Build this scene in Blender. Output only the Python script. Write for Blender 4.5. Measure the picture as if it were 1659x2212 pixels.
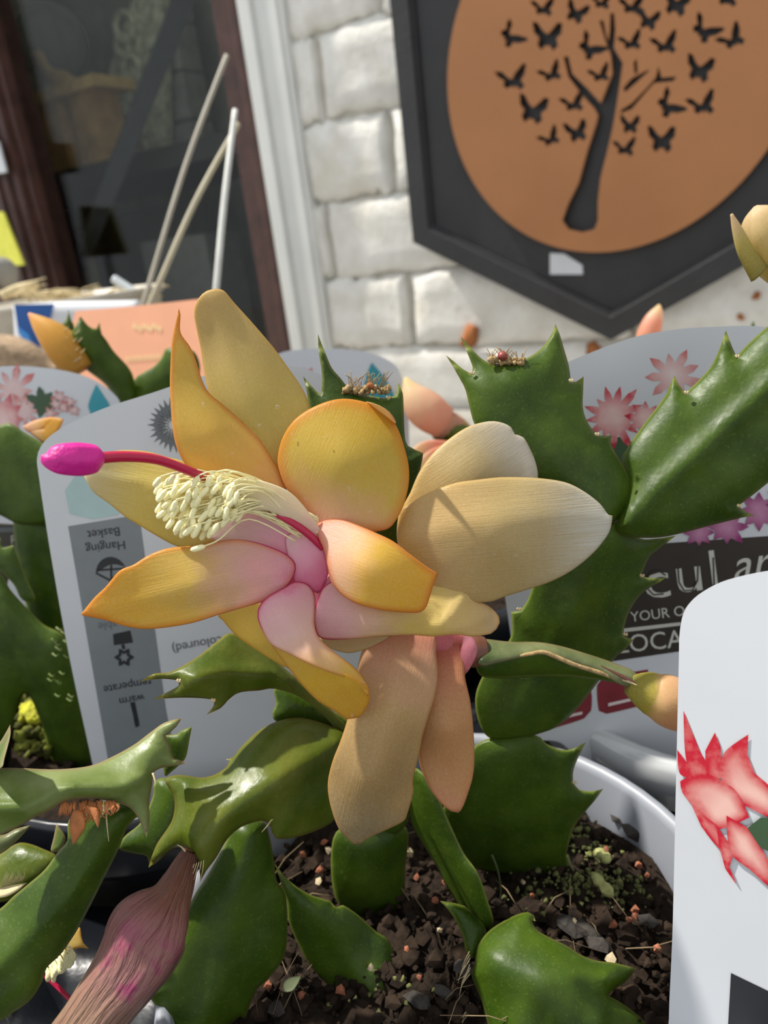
import bpy, math, random
import numpy as np
from mathutils import Vector, Matrix
from mathutils.geometry import delaunay_2d_cdt

for o in list(bpy.data.objects): bpy.data.objects.remove(o)
scene = bpy.context.scene
COL = scene.collection
random.seed(7); RNG = np.random.default_rng(7)

# ------------------------------------------------------------------ camera
F, CX, CY = 1600.0, 829.5, 1106.0            # focal length and centre in photo pixels (1659 x 2212)
R = np.array([[.84520617, -.09251875, -.52637137],
              [.52167942, .3567629, .77496504],
              [-.11609098, .92960234, -.34980333]])   # camera (right, up, forward) -> world
CAM = np.array([0, 0, .179])
cam = bpy.data.cameras.new('camera'); cam_o = bpy.data.objects.new('camera', cam); COL.objects.link(cam_o)
cam_o.matrix_world = Matrix([[R[0, 0], R[0, 1], -R[0, 2], CAM[0]], [R[1, 0], R[1, 1], -R[1, 2], CAM[1]],
                             [R[2, 0], R[2, 1], -R[2, 2], CAM[2]], [0, 0, 0, 1]])
cam.sensor_fit = 'VERTICAL'; cam.sensor_height = 36; cam.lens = F / 2212 * 36
cam.clip_start = .002; cam.clip_end = 50
cam.dof.use_dof = True; cam.dof.focus_distance = .098; cam.dof.aperture_fstop = 30
scene.camera = cam_o

# ------------------------------------------------------------------ light
world = bpy.data.worlds.new('sky'); scene.world = world; world.use_nodes = True
bg = world.node_tree.nodes['Background']; bg.inputs[0].default_value = (.92, .96, 1, 1); bg.inputs[1].default_value = .66
sun = bpy.data.lights.new('sun_offscreen', 'SUN'); sun.energy = 4.8; sun.angle = math.radians(1.5); sun.color = (1, .95, .86)
sun_o = bpy.data.objects.new('sun_offscreen', sun); COL.objects.link(sun_o)
TO_SUN = Vector((-.52, -.07, .85)).normalized()
sun_o.rotation_euler = TO_SUN.to_track_quat('Z', 'Y').to_euler(); sun_o.location = (-1, -.3, 2)
vs = scene.view_settings; vs.view_transform = 'Standard'; vs.look = 'None'; vs.gamma = 1; vs.use_curve_mapping = False
vs.exposure = 0.38

# ------------------------------------------------------------------ helpers: pixels and points
def rays(px, py):
    px = np.asarray(px, float); py = np.asarray(py, float)
    return np.stack([(px - CX) / F, -(py - CY) / F, np.ones_like(px)], -1) @ R.T
def P(px, py, d): return CAM + rays(px, py) * np.asarray(d, float)[..., None]
def on_y(px, py, y):                         # a pixel carried to the upright plane y = const
    a = rays(px, py); return CAM + a * ((y - CAM[1]) / a[..., 1])[..., None]
def on_z(px, py, z):
    a = rays(px, py); return CAM + a * ((z - CAM[2]) / a[..., 2])[..., None]
def depth_fn(ctrl):                          # smooth surface through (px, py, distance); three points give a plane
    c = np.array(ctrl, float); X = c[:, :2] / 500; y = 1 / c[:, 2]; n = len(c)
    def U(a, b):
        r2 = ((a[:, None] - b[None]) ** 2).sum(-1); return np.where(r2 > 1e-12, r2 * np.log(r2 + 1e-12), 0)
    Pm = np.c_[np.ones(n), X]
    A = np.block([[U(X, X) + 1e-4 * np.eye(n), Pm], [Pm.T, np.zeros((3, 3))]])
    if n < 3: w = np.zeros(n + 3); w[n] = y.mean()
    else: w = np.linalg.lstsq(A, np.r_[y, 0, 0, 0], rcond=None)[0]
    def f(px, py):
        q = np.c_[np.ravel(px), np.ravel(py)] / 500
        return 1 / (U(q, X) @ w[:n] + np.c_[np.ones(len(q)), q] @ w[n:])
    return f
def smooth_outline(pts, step, closed=True):
    n = len(pts); out = []
    sh = [len(p) > 2 and p[2] for p in pts]; p = [np.array(q[:2], float) for q in pts]
    for i in range(n if closed else n - 1):
        a, b = p[i], p[(i + 1) % n]
        p0 = a if sh[i] else p[(i - 1) % n]; p3 = b if sh[(i + 1) % n] else p[(i + 2) % n]
        if not closed and i == 0: p0 = a
        if not closed and i == n - 2: p3 = b
        k = max(1, int(np.hypot(*(b - a)) / step))
        for t in np.arange(k) / k:
            m1 = (b - p0) * .5; m2 = (p3 - a) * .5
            out.append((2*t**3 - 3*t*t + 1)*a + (t**3 - 2*t*t + t)*m1 + (3*t*t - 2*t**3)*b + (t**3 - t*t)*m2)
    if not closed: out.append(p[-1])
    return np.array(out)
def inside(q, poly):
    x, y = q[:, 0], q[:, 1]; r = np.zeros(len(q), bool); a = poly; b = np.roll(poly, -1, 0)
    for (x1, y1), (x2, y2) in zip(a, b):
        c = ((y1 > y) != (y2 > y)); r ^= c & (x < (x2 - x1) * (y - y1) / (y2 - y1 + 1e-12) + x1)
    return r
def seg_dist(q, line, closed):
    a = line if closed else line[:-1]; b = np.roll(line, -1, 0) if closed else line[1:]
    d = np.full(len(q), 1e9)
    for p1, p2 in zip(a, b):
        v = p2 - p1; t = np.clip(((q - p1) @ v) / (v @ v + 1e-9), 0, 1)
        d = np.minimum(d, np.hypot(*(q - p1 - t[:, None] * v).T))
    return d
def tri_fill(B, step, holes=(), inset=()):
    """triangles of the area inside outline B: points (boundary first), faces"""
    lo, hi = B.min(0), B.max(0)
    gx, gy = np.meshgrid(np.arange(lo[0], hi[0], step), np.arange(lo[1], hi[1], step * .87))
    gx[1::2] += step / 2; g = np.c_[gx.ravel(), gy.ravel()]
    if len(g):
        g = g[inside(g, B)]; g = g[seg_dist(g, B, True) > step * .45] if len(g) else g
        for h in holes:
            g = g[~inside(g, h)]; g = g[seg_dist(g, h, True) > step * .3]
    if len(inset):                                 # rings of points just inside the rim keep thin margins smooth
        tg = np.roll(B, -1, 0) - np.roll(B, 1, 0); nn = np.c_[-tg[:, 1], tg[:, 0]]; nn /= np.linalg.norm(nn, axis=1)[:, None] + 1e-9
        area = .5 * np.sum(B[:, 0] * np.roll(B[:, 1], -1) - np.roll(B[:, 0], -1) * B[:, 1]); nn *= 1 if area > 0 else -1
        if len(g): g = g[seg_dist(g, B, True) > max(inset) + step * .4]
        for q in inset:
            r = B + nn * q; r = r[inside(r, B)]; r = r[seg_dist(r, B, True) > q * .85] if len(r) else r
            g = np.concatenate([g, r]) if len(g) else r
    loops = [B] + list(holes); pts = np.concatenate(loops + [g]) if len(g) else np.concatenate(loops)
    E = []; s = 0
    for L in loops:
        E += [(s + i, s + (i + 1) % len(L)) for i in range(len(L))]; s += len(L)
    v, _, f, *_ = delaunay_2d_cdt([Vector(p) for p in pts], E, [], 1, 1e-4)
    v = np.array([(a.x, a.y) for a in v]); f = [tuple(t) for t in f]
    c = np.array([v[list(t)].mean(0) for t in f]); k = inside(c, B)
    for h in holes: k &= ~inside(c, h)
    return v, [t for t, ok in zip(f, k) if ok]
def boundary(f):
    cnt = {}
    for t in f:
        for a, b in zip(t, t[1:] + t[:1]): cnt[(a, b)] = 1
    return [e for e in cnt if (e[1], e[0]) not in cnt]

# ------------------------------------------------------------------ helpers: objects
def obj(name, V, faces, mat, parent=None, smooth=True, attr=None, kind=None, label=None):
    V = np.asarray(V, float)
    me = bpy.data.meshes.new(name)
    base = WORLD.get(parent, np.zeros(3)) if parent else V.mean(0)
    me.from_pydata((V - base).tolist(), [], [tuple(int(i) for i in f) for f in faces]); me.update()
    if smooth: me.polygons.foreach_set('use_smooth', [True] * len(me.polygons))
    if attr is not None:
        a = me.attributes.new('st', 'FLOAT_VECTOR', 'POINT'); a.data.foreach_set('vector', np.asarray(attr, np.float32).ravel())
    me.materials.append(mat)
    o = bpy.data.objects.new(name, me); COL.objects.link(o)
    if parent: o.parent = parent; WORLD[o] = base
    else: o.location = base; WORLD[o] = base
    if kind: o['kind'] = kind
    if label: o['label'] = label
    return o
WORLD = {}
def tag(o, label, cat, group=None):
    o['label'] = label; o['category'] = cat
    if group: o['group'] = group
    return o
def thing(name, loc, label, cat, group=None):
    o = bpy.data.objects.new(name, None); COL.objects.link(o); o.empty_display_size = .01
    o.location = tuple(loc); WORLD[o] = np.array(loc, float); return tag(o, label, cat, group)
def part_root(name, parent, mat=None):       # an Empty part that groups sub-parts
    o = bpy.data.objects.new(name, None); COL.objects.link(o); o.parent = parent; WORLD[o] = WORLD[parent]; return o

def pillow(name, outline, ctrl, T, mat, parent, step=16, w=40, axis=None, ribs=(), wav=0, bstep=None, label=None, sharp=False, lens=.5):
    """a fleshy or thin leaf-like body traced by its outline, with its own distance, bend and thickness"""
    D = ctrl if callable(ctrl) else depth_fn(ctrl)
    B = smooth_outline(outline, bstep or step * .6); v, f = tri_fill(B, step, inset=(w * .3, w * .95) if w <= 10 else (w * .12, w * .4))
    e = seg_dist(v, B, True); bd = set(i for ed in boundary(f) for i in ed)
    e[list(bd)] = 0
    d0 = D(v[:, 0], v[:, 1])
    if wav: d0 = d0 + wav * (np.sin(v[:, 0] / 37 + v[:, 1] / 53 + T * 1e5) + .6 * np.sin(v[:, 0] / 23 - v[:, 1] / 31 + 1.3))
    t = T * (1 - (1 - np.minimum(e / w, 1)) ** 2) ** lens
    rb = np.zeros(len(v))
    for line, amp, wd in ribs:
        rb += amp * np.exp(-(seg_dist(v, np.array(line, float), False) / wd) ** 2) * np.minimum(1, e / 12)
    if axis:
        a, b = np.array(axis[0], float), np.array(axis[1], float); u = b - a; L = u @ u
        al = ((v - a) @ u) / L; ac = ((v - a) @ np.array([-u[1], u[0]])) / L
    else: al = (v[:, 1] - v[:, 1].min()) / np.ptp(v[:, 1]); ac = v[:, 0] / 500
    st = np.c_[al, ac, e * d0 / F * 1000]
    idx = np.arange(len(v)); n = len(v); back = idx.copy(); inner = np.array([i not in bd for i in range(n)])
    back[inner] = n + np.arange(inner.sum())
    V = np.concatenate([P(v[:, 0], v[:, 1], d0 - t - rb), P(v[inner, 0], v[inner, 1], (d0 + t)[inner])])
    ST = np.concatenate([st, st[inner]])
    faces = []
    for (a, b, c) in f:
        # orient the front towards the camera
        if np.cross(v[b] - v[a], v[c] - v[a]) > 0: a, b, c = a, c, b
        faces.append((a, b, c))
        bk = (back[c], back[b], back[a])
        if not (a in bd and b in bd and c in bd): faces.append(bk)
    o = obj(name, V, faces, mat, parent, True, ST, label=label)
    return o
def flat_card(name, outline, D, T, mat, parent, bstep=10):
    B = smooth_outline(outline, bstep); v, f = tri_fill(B, 70); n = len(v)
    f = [(a, c, b) if np.cross(v[b] - v[a], v[c] - v[a]) > 0 else (a, b, c) for a, b, c in f]; d = D(v[:, 0], v[:, 1])
    V = np.concatenate([P(v[:, 0], v[:, 1], d - T), P(v[:, 0], v[:, 1], d + T)])
    return obj(name, V, list(f) + [(c + n, b + n, a + n) for a, b, c in f] + [(b, a, a + n, b + n) for a, b in boundary(f)], mat, parent, False)
def sheet(name, outline, D, off, mat, parent, step=30, label=None, raw=False, attr=None, holes=()):
    """flat print lying on a surface"""
    B = np.array(outline, float)[:, :2] if raw else smooth_outline(outline, step)
    v, f = tri_fill(B, step * 1.5, holes)
    g = [(a, c, b) if np.cross(v[b] - v[a], v[c] - v[a]) > 0 else (a, b, c) for a, b, c in f]
    d = D(v[:, 0], v[:, 1]) - off * .5
    return obj(name, P(v[:, 0], v[:, 1], d), g, mat, parent, False, attr(v) if attr else None, label=label)
def spline(C, k):
    C = np.array(C, float); out = []
    for i in range(len(C) - 1):
        p0, p1, p2, p3 = C[max(i-1, 0)], C[i], C[i+1], C[min(i+2, len(C)-1)]
        for t in np.arange(k) / k:
            out.append(.5*((2*p1) + (p2-p0)*t + (2*p0-5*p1+4*p2-p3)*t*t + (3*p1-p0-3*p2+p3)*t**3))
    out.append(C[-1]); return np.array(out)
def ring_tube(path, rad, n=12, flat=None, lob=None, cap=True):
    """tube along a 3-D path: returns verts, faces, st; flat = (factor, direction) squashes it"""
    m = len(path); V = []; ST = []
    tg = np.gradient(path, axis=0); tg /= np.linalg.norm(tg, axis=1)[:, None] + 1e-12
    ref = np.array(flat[1], float) if flat else R[:, 2]
    for i in range(m):
        nrm = ref - tg[i] * (ref @ tg[i])
        if np.linalg.norm(nrm) < 1e-3: nrm = R[:, 1] - tg[i] * (R[:, 1] @ tg[i])
        nrm /= np.linalg.norm(nrm); bi = np.cross(tg[i], nrm)
        for k in range(n):
            a = 2 * math.pi * k / n; r = rad[i] * (1 + (lob[1] * math.cos(lob[0] * a + i * .12) if lob else 0))
            V.append(path[i] + bi * r * math.cos(a) + nrm * r * math.sin(a) * (flat[0] if flat else 1)); ST.append((i / (m - 1), k / n, 1.5))
    Fc = [(i*n+k, i*n+(k+1) % n, (i+1)*n+(k+1) % n, (i+1)*n+k) for i in range(m-1) for k in range(n)]
    if cap:
        V += [path[0], path[-1]]; ST += [(0, 0, 1.5), (1, 0, 1.5)]; a, b = len(V) - 2, len(V) - 1
        Fc += [(a, (k+1) % n, k) for k in range(n)] + [(b, (m-1)*n+k, (m-1)*n+(k+1) % n) for k in range(n)]
    return np.array(V), Fc, ST
def tube(name, ctrl, mat, parent, n=12, k=6, **kw):
    """ctrl: (px, py, distance, radius in px)"""
    lb = kw.pop('label', None); c = spline(ctrl, k); path = P(c[:, 0], c[:, 1], c[:, 2]); rad = np.maximum(c[:, 3], .3) * c[:, 2] / F
    V, Fc, ST = ring_tube(path, rad, n, **kw); return obj(name, V, Fc, mat, parent, True, ST, label=lb)
def join(parts):
    V, Fc, ST, s = [], [], [], 0
    for v, f, *t in parts:
        V.append(np.asarray(v)); Fc += [tuple(i + s for i in q) for q in f]; s += len(v)
        ST += list(t[0]) if t else [(0, 0, 1.5)] * len(v)
    return np.concatenate(V), Fc, ST
def box(x0, x1, y0, y1, z0, z1, bev=0):
    c = np.array([[x, y, z] for x in (x0, x1) for y in (y0, y1) for z in (z0, z1)], float)
    return c, [(0, 1, 3, 2), (4, 6, 7, 5), (0, 4, 5, 1), (2, 3, 7, 6), (0, 2, 6, 4), (1, 5, 7, 3)]
def bevel(o, w, seg=2):
    m = o.modifiers.new('bevel', 'BEVEL'); m.width = w; m.segments = seg; m.limit_method = 'ANGLE'; return o
def lathe(cx, cy, prof, n=48):
    V = [(cx + r * math.cos(2*math.pi*k/n), cy + r * math.sin(2*math.pi*k/n), z) for r, z in prof for k in range(n)]
    return np.array(V), [(i*n+k, i*n+(k+1) % n, (i+1)*n+(k+1) % n, (i+1)*n+k) for i in range(len(prof)-1) for k in range(n)]
def blob(c, r, seed=0, k=.35, sq=(1, 1, 1)):
    rg = np.random.default_rng(seed); t = (1 + 5 ** .5) / 2
    v = np.array([(-1, t, 0), (1, t, 0), (-1, -t, 0), (1, -t, 0), (0, -1, t), (0, 1, t), (0, -1, -t), (0, 1, -t), (t, 0, -1), (t, 0, 1), (-t, 0, -1), (-t, 0, 1)]) / 1.9
    f = [(0, 11, 5), (0, 5, 1), (0, 1, 7), (0, 7, 10), (0, 10, 11), (1, 5, 9), (5, 11, 4), (11, 10, 2), (10, 7, 6), (7, 1, 8), (3, 9, 4), (3, 4, 2), (3, 2, 6), (3, 6, 8), (3, 8, 9), (4, 9, 5), (2, 4, 11), (6, 2, 10), (8, 6, 7), (9, 8, 1)]
    v = v * (1 + k * (rg.random((12, 1)) - .5) * 2) * np.array(sq)
    return v * r + np.asarray(c), f

# ------------------------------------------------------------------ materials
def lin(c):
    if isinstance(c, str): c = [int(c[i:i+2], 16) for i in (1, 3, 5)]
    c = np.array(c) / 255.; return tuple(np.where(c <= .04045, c / 12.92, ((c + .055) / 1.055) ** 2.4)) + (1,)
class N:
    def __init__(s, name):
        s.m = bpy.data.materials.new(name); s.m.use_nodes = True; s.t = s.m.node_tree; s.b = s.t.nodes['Principled BSDF']; s.o = s.t.nodes['Material Output']
    def n(s, kind, **kw):
        q = s.t.nodes.new(kind)
        for k, v in kw.items():
            if k.startswith('i_'):
                k = k[2:]; k = int(k) if k.isdigit() else k.replace('_', ' ')
                if hasattr(v, 'links') or isinstance(v, bpy.types.NodeSocket): s.t.links.new(v, q.inputs[k])
                else: q.inputs[k].default_value = v
            else: setattr(q, k, v)
        return q
    def l(s, a, b): s.t.links.new(a, b)
    def mix(s, fac, a, b, mode='MIX'):
        q = s.t.nodes.new('ShaderNodeMix'); q.data_type = 'RGBA'; q.blend_type = mode
        for i, x in ((0, fac), (6, a), (7, b)):
            if isinstance(x, bpy.types.NodeSocket): s.l(x, q.inputs[i])
            else: q.inputs[i].default_value = x
        return q.outputs[2]
    def ramp(s, fac, stops, interp='LINEAR'):
        q = s.t.nodes.new('ShaderNodeValToRGB'); q.color_ramp.interpolation = interp
        while len(q.color_ramp.elements) < len(stops): q.color_ramp.elements.new(.5)
        for e, (p, c) in zip(q.color_ramp.elements, stops): e.position = p; e.color = c
        s.l(fac, q.inputs[0]); return q.outputs[0]
    def rng(s, v, a, b, c=0., d=1.):
        q = s.t.nodes.new('ShaderNodeMapRange'); s.l(v, q.inputs[0])
        for i, x in enumerate((a, b, c, d)): q.inputs[i + 1].default_value = x
        return q.outputs[0]
    def noise(s, scale, detail=3, vec=None, rough=.55):
        q = s.t.nodes.new('ShaderNodeTexNoise'); q.inputs['Scale'].default_value = scale; q.inputs['Detail'].default_value = detail; q.inputs['Roughness'].default_value = rough
        if vec: s.l(vec, q.inputs['Vector'])
        else: s.l(s.pos(), q.inputs['Vector'])
        return q.outputs[0]
    def pos(s):
        g = s.t.nodes.new('ShaderNodeNewGeometry'); return g.outputs['Position']
    def st(s):
        a = s.t.nodes.new('ShaderNodeAttribute'); a.attribute_name = 'st'; x = s.t.nodes.new('ShaderNodeSeparateXYZ'); s.l(a.outputs['Vector'], x.inputs[0])
        return x.outputs[0], x.outputs[1], x.outputs[2], a.outputs['Vector']
    def bump(s, h, dist, strength=.6):
        q = s.n('ShaderNodeBump'); q.inputs['Strength'].default_value = strength; q.inputs['Distance'].default_value = dist; s.l(h, q.inputs['Height']); s.l(q.outputs[0], s.b.inputs['Normal']); return q.outputs[0]
    def set(s, **kw):
        for k, v in kw.items():
            i = s.b.inputs[k.replace('_', ' ')]
            if isinstance(v, bpy.types.NodeSocket): s.l(v, i)
            else: i.default_value = v
        return s
def plain(name, c, rough=.5, spec=.5, var=.12, scale=60, bump=0, bscale=200, metal=0, emit=None, coat=0):
    m = N(name); a = lin(c); nz = m.noise(scale, 4)
    col = m.mix(m.rng(nz, .3, .7), tuple(x * (1 - var) for x in a[:3]) + (1,), tuple(min(1, x * (1 + var)) for x in a[:3]) + (1,))
    m.set(Base_Color=col, Roughness=rough, Specular_IOR_Level=spec, Metallic=metal, Coat_Weight=coat)
    if bump: m.bump(m.noise(bscale, 5), bump)
    return m.m
def green(name, c1, c2, rough=.42, tr=.16, edge='#8a8c44', scale=130):
    m = N(name); al, ac, e, v = m.st(); nz = m.noise(scale, 4); fine = m.noise(2600, 2)
    col = m.mix(m.rng(nz, .35, .68), lin(c1), lin(c2)); col = m.mix(m.rng(fine, .58, .75, 0, .16), col, lin('#9aab5a'))
    col = m.mix(m.rng(e, .0, .4, .55, 0), col, lin(edge))
    m.set(Base_Color=col, Roughness=m.rng(m.noise(300, 3), .3, .7, rough - .07, rough + .14), Specular_IOR_Level=.3)
    bn = m.bump(m.noise(500, 4), .0005, .22)
    t = m.n('ShaderNodeBsdfTranslucent'); m.l(m.mix(.4, col, lin('#8a9638')), t.inputs[0])
    x = m.n('ShaderNodeMixShader'); x.inputs[0].default_value = tr; m.l(m.b.outputs[0], x.inputs[1]); m.l(t.outputs[0], x.inputs[2]); m.l(x.outputs[0], m.o.inputs[0])
    return m.m
def yel(c):                                        # orange-ish tints pulled towards lemon
    r, g, b = [int(c[i:i+2], 16) for i in (1, 3, 5)]
    if r > g > b and b < .52 * r and g > .58 * r: g = g + .26 * (r - g); r = r + .08 * (255 - r); g = g + .06 * (255 - g)
    return '#%02x%02x%02x' % (int(r), int(min(255, g)), int(b))
def petal(name, stops, edge, ew=.55, estr=.75, tr=.42, vein='#a07830', vs=.22, magenta=False, gloss=.42, shrivel=None, lemon=True):
    """stops: colours from base (0) to tip (1); edge colour on the rim"""
    m = N(name); al, ac, e, v = m.st()
    wob = m.noise(260, 3); a2 = m.n('ShaderNodeMath', operation='ADD'); m.l(al, a2.inputs[0]); m.l(m.rng(wob, .2, .8, -.09, .09), a2.inputs[1])
    col = m.ramp(a2.outputs[0], [(p, lin(yel(c) if lemon else c)) for p, c in stops])
    cb = m.n('ShaderNodeCombineXYZ'); mm = m.n('ShaderNodeMath', operation='MULTIPLY'); m.l(ac, mm.inputs[0]); mm.inputs[1].default_value = 110
    ml = m.n('ShaderNodeMath', operation='MULTIPLY'); m.l(al, ml.inputs[0]); ml.inputs[1].default_value = 3
    m.l(mm.outputs[0], cb.inputs[0]); m.l(ml.outputs[0], cb.inputs[1]); vn = m.noise(1.4, 4, cb.outputs[0])
    col = m.mix(m.rng(vn, .5, .78, 0, vs * .55), col, lin(vein)); gr = m.noise(3200, 2)
    col = m.mix(m.rng(gr, .35, .7, 0, .10), col, lin('#fff1c4'))
    col = m.mix(m.rng(m.noise(190, 4), .55, .8, 0, .15), col, lin(edge))
    col = m.mix(.03, col, lin('#fff6d8')); col = m.mix(m.rng(e, .02, ew * .8, estr * .7, 0), col, lin(edge))
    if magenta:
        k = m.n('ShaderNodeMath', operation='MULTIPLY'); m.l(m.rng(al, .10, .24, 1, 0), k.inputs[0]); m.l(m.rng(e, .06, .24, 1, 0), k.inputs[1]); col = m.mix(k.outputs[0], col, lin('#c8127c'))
    if shrivel: 
        k = m.n('ShaderNodeMath', operation='MULTIPLY'); m.l(m.rng(al, .68, .97, 0, 1), k.inputs[0]); m.l(m.rng(vn, .40, .62, 1, .35), k.inputs[1]); col = m.mix(k.outputs[0], col, lin(shrivel))
    m.set(Base_Color=col, Roughness=gloss, Specular_IOR_Level=.42, Sheen_Weight=.08)
    hb = m.n('ShaderNodeMath', operation='ADD'); m.l(vn, hb.inputs[0]); m.l(m.rng(gr, 0, 1, 0, .35), hb.inputs[1])
    bn = m.bump(hb.outputs[0], .00018, .35)
    t = m.n('ShaderNodeBsdfTranslucent'); m.l(col, t.inputs[0])
    x = m.n('ShaderNodeMixShader'); x.inputs[0].default_value = min(.6, tr + .12); m.l(m.b.outputs[0], x.inputs[1]); m.l(t.outputs[0], x.inputs[2]); m.l(x.outputs[0], m.o.inputs[0])
    return m.m
def printed(name, c1, c2=None, rough=.42, var=.1, scale=160):   # flat ink; c1 -> c2 along st.x
    m = N(name)
    if c2:
        al, *_ = m.st(); col = m.mix(m.rng(al, .1, .9), lin(c1), lin(c2)); col = m.mix(m.rng(m.noise(scale * 3, 3), .45, .7, 0, .35), col, lin(c1))
        m.set(Base_Color=col)
    else: m.set(Base_Color=m.mix(m.rng(m.noise(scale, 3), .3, .7, 0, var), lin(c1), (0, 0, 0, 1)))
    m.set(Roughness=rough); return m.m

M = {}
M['green'] = green('cactus_green', '#30470a', '#485f14')
M['green_pale'] = green('cactus_pale_green', '#5d7030', '#84905a', rough=.36, edge='#a8806c')
M['green_olive'] = green('cactus_olive_green', '#48590f', '#6a7028', rough=.33, edge='#8c7a3c')
M['green_thin'] = green('dull_stem_green', '#4c5a34', '#7a7f58', rough=.38, edge='#8a7450')
M['spine_tip'] = plain('reddish_spine_tip', '#8f5a4c', .5)
M['areole'] = plain('dry_areole_wool', '#a48a5e', .9, var=.35, scale=900, bump=.0004, bscale=1500)
M['hair'] = plain('pale_bristle', '#c9b48c', .5)
M['hair_dark'] = plain('dark_bristle', '#5c3f30', .5)
M['tuft'] = plain('rusty_brown_tuft', '#a8683a', .85, var=.35, scale=500, bump=.0004, bscale=1600)
M['cream'] = plain('cream_pollen', '#f3ecb8', .6, var=.06, scale=600, bump=.0002, bscale=2500)
M['bench'] = plain('weathered_bench', '#8d8a84', .7, var=.2, scale=25, bump=.001, bscale=120)
M['tray'] = plain('black_tray_plastic', '#14161b', .30, .5, var=.2, scale=40, bump=.0015, bscale=45, coat=.3)
M['pot_grey'] = plain('grey_pot_plastic', '#8b8f98', .42, var=.05)
M['pot_black'] = plain('black_pot_plastic', '#1b1d22', .28, .5, var=.1)
M['pot_rimgrey'] = plain('silver_grey_pot_plastic', '#c4c6c8', .18, .6, var=.05, coat=.6)
M['soil'] = plain('dark_compost', '#261d16', .95, .2, var=.6, scale=700, bump=.0012, bscale=900)
M['crumb'] = plain('compost_crumb', '#2a2018', .95, .2, var=.7, scale=350)
M['card'] = plain('white_label_plastic', '#d6d9de', .35, .5, var=.02)
M['card_grey'] = plain('grey_white_label_plastic', '#d6d9de', .38, .5, var=.03)

# ================================================================== THE SETTING
W = .684                                           # the brick wall's face stands at y = W
M['brick'] = None
mb = N('white_painted_brick'); nz = mb.noise(28, 6, rough=.6); n2 = mb.noise(110, 6, rough=.7); n3 = mb.noise(11, 3)
c = mb.mix(mb.rng(nz, .32, .62), lin('#dad7cd'), lin('#f2f0ea')); c = mb.mix(mb.rng(n2, .60, .76, 0, .4), c, lin('#b3aa96')); c = mb.mix(mb.rng(n3, .56, .75, 0, .3), c, lin('#cdbf9b'))
mb.set(Base_Color=c, Roughness=.75); hb = mb.n('ShaderNodeMath', operation='ADD'); mb.l(nz, hb.inputs[0]); mb.l(mb.rng(n2, 0, 1, 0, .7), hb.inputs[1]); mb.bump(hb.outputs[0], .0035, .6); M['brick'] = mb.m
M['mortar'] = plain('white_painted_mortar', '#d4d0c6', .85, var=.2, scale=60, bump=.003, bscale=150)
M['trim'] = plain('white_gloss_timber', '#dedfdb', .4, var=.05, scale=20)
M['wood'] = plain('dark_brown_frame_timber', '#4a2f28', .45, var=.35, scale=40, bump=.0006, bscale=180)

bench = obj('potting_bench', *join([box(-1.9, .9, -.5, W - .010, -.03, 0)] + [box(x, x + .06, y, y + .06, -.75, -.03) for x in (-1.8, .75) for y in (-.4, .6)])[:2], M['bench'], smooth=False)
tag(bench, 'weathered grey bench top carrying all the potted cacti', 'bench')

ground = obj('floor', *box(-3, 3, -2.5, W + .12, -.8, -.75), plain('grey_paving', '#8a8880', .85, var=.2, scale=6), smooth=False); ground['kind'] = 'structure'
wall = obj('wall_back', *box(-.515, 1.2, W + .004, W + .12, -.75, 1.3), M['mortar'], smooth=False); wall['kind'] = 'structure'
def brick_mesh(L, seed):
    rg = np.random.default_rng(seed); H = .0715; nx, nz_ = 16, 7
    xs = np.r_[0, np.linspace(.006, L - .006, nx - 2), L]; zs = np.r_[0, np.linspace(.006, H - .006, nz_ - 2), H]; V = []; g = {}
    for j, z in enumerate(zs):
        for i, x in enumerate(xs):
            ex = min(x, L - x); ez = min(z, H - z); rim = min(1, min(ex / .006, ez / .006))
            wob = .0006 * math.sin(x * 60 + seed) + .0007 * math.sin(z * 90 + x * 35 + seed * 2) + .0004 * rg.standard_normal()
            dx = .0022 * rg.standard_normal() if i in (0, nx - 1) else 0; dz = (.0018 * rg.standard_normal() + .0012 * math.sin(x * 40 + seed)) if j in (0, nz_ - 1) else 0
            g[i, j] = len(V); V.append((x + dx, -(.002 + .0042 * rim ** .5 + wob), z + dz))
    Fc = [(g[i, j], g[i+1, j], g[i+1, j+1], g[i, j+1]) for i in range(nx-1) for j in range(nz_-1)]
    rim = [g[i, 0] for i in range(nx)] + [g[nx-1, j] for j in range(1, nz_)] + [g[i, nz_-1] for i in range(nx-2, -1, -1)] + [g[0, j] for j in range(nz_-2, 0, -1)]
    s = len(V); V += [(V[i][0], .02, V[i][2]) for i in rim]
    Fc += [(rim[(k+1) % len(rim)], rim[k], s + k, s + (k+1) % len(rim)) for k in range(len(rim))]
    me = bpy.data.meshes.new('brick'); me.from_pydata(V, [], Fc); me.polygons.foreach_set('use_smooth', [True] * len(me.polygons)); me.materials.append(M['brick']); return me
BR = [brick_mesh(.2215, s) for s in range(7)]; BH = [brick_mesh(.104, 20 + s) for s in range(3)]
cuts = {}
for k in range(-1, 9):
    z = .0668 + .075 * k; x = (-.396, -.486, -.40, -.472)[k % 4]
    if x > -.40 + .02: x -= .225
    if x - .225 < -.51: 
        w_ = x - .005 + .503
        if w_ > .006:                                # the cut brick beside the timber trim
            o = bpy.data.objects.new('brick', BR[k % 7]); COL.objects.link(o); o.parent = wall; o.scale.x = w_ / .2215; WORLD[o] = 0; o.location = Vector((-.503, W, z)) - Vector(WORLD[wall])
    while x < .62:
        o = bpy.data.objects.new('brick', BR[random.randrange(7)]); COL.objects.link(o); o.parent = wall; o.location = Vector((x, W, z)) - Vector(WORLD[wall]); x += .225

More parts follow.
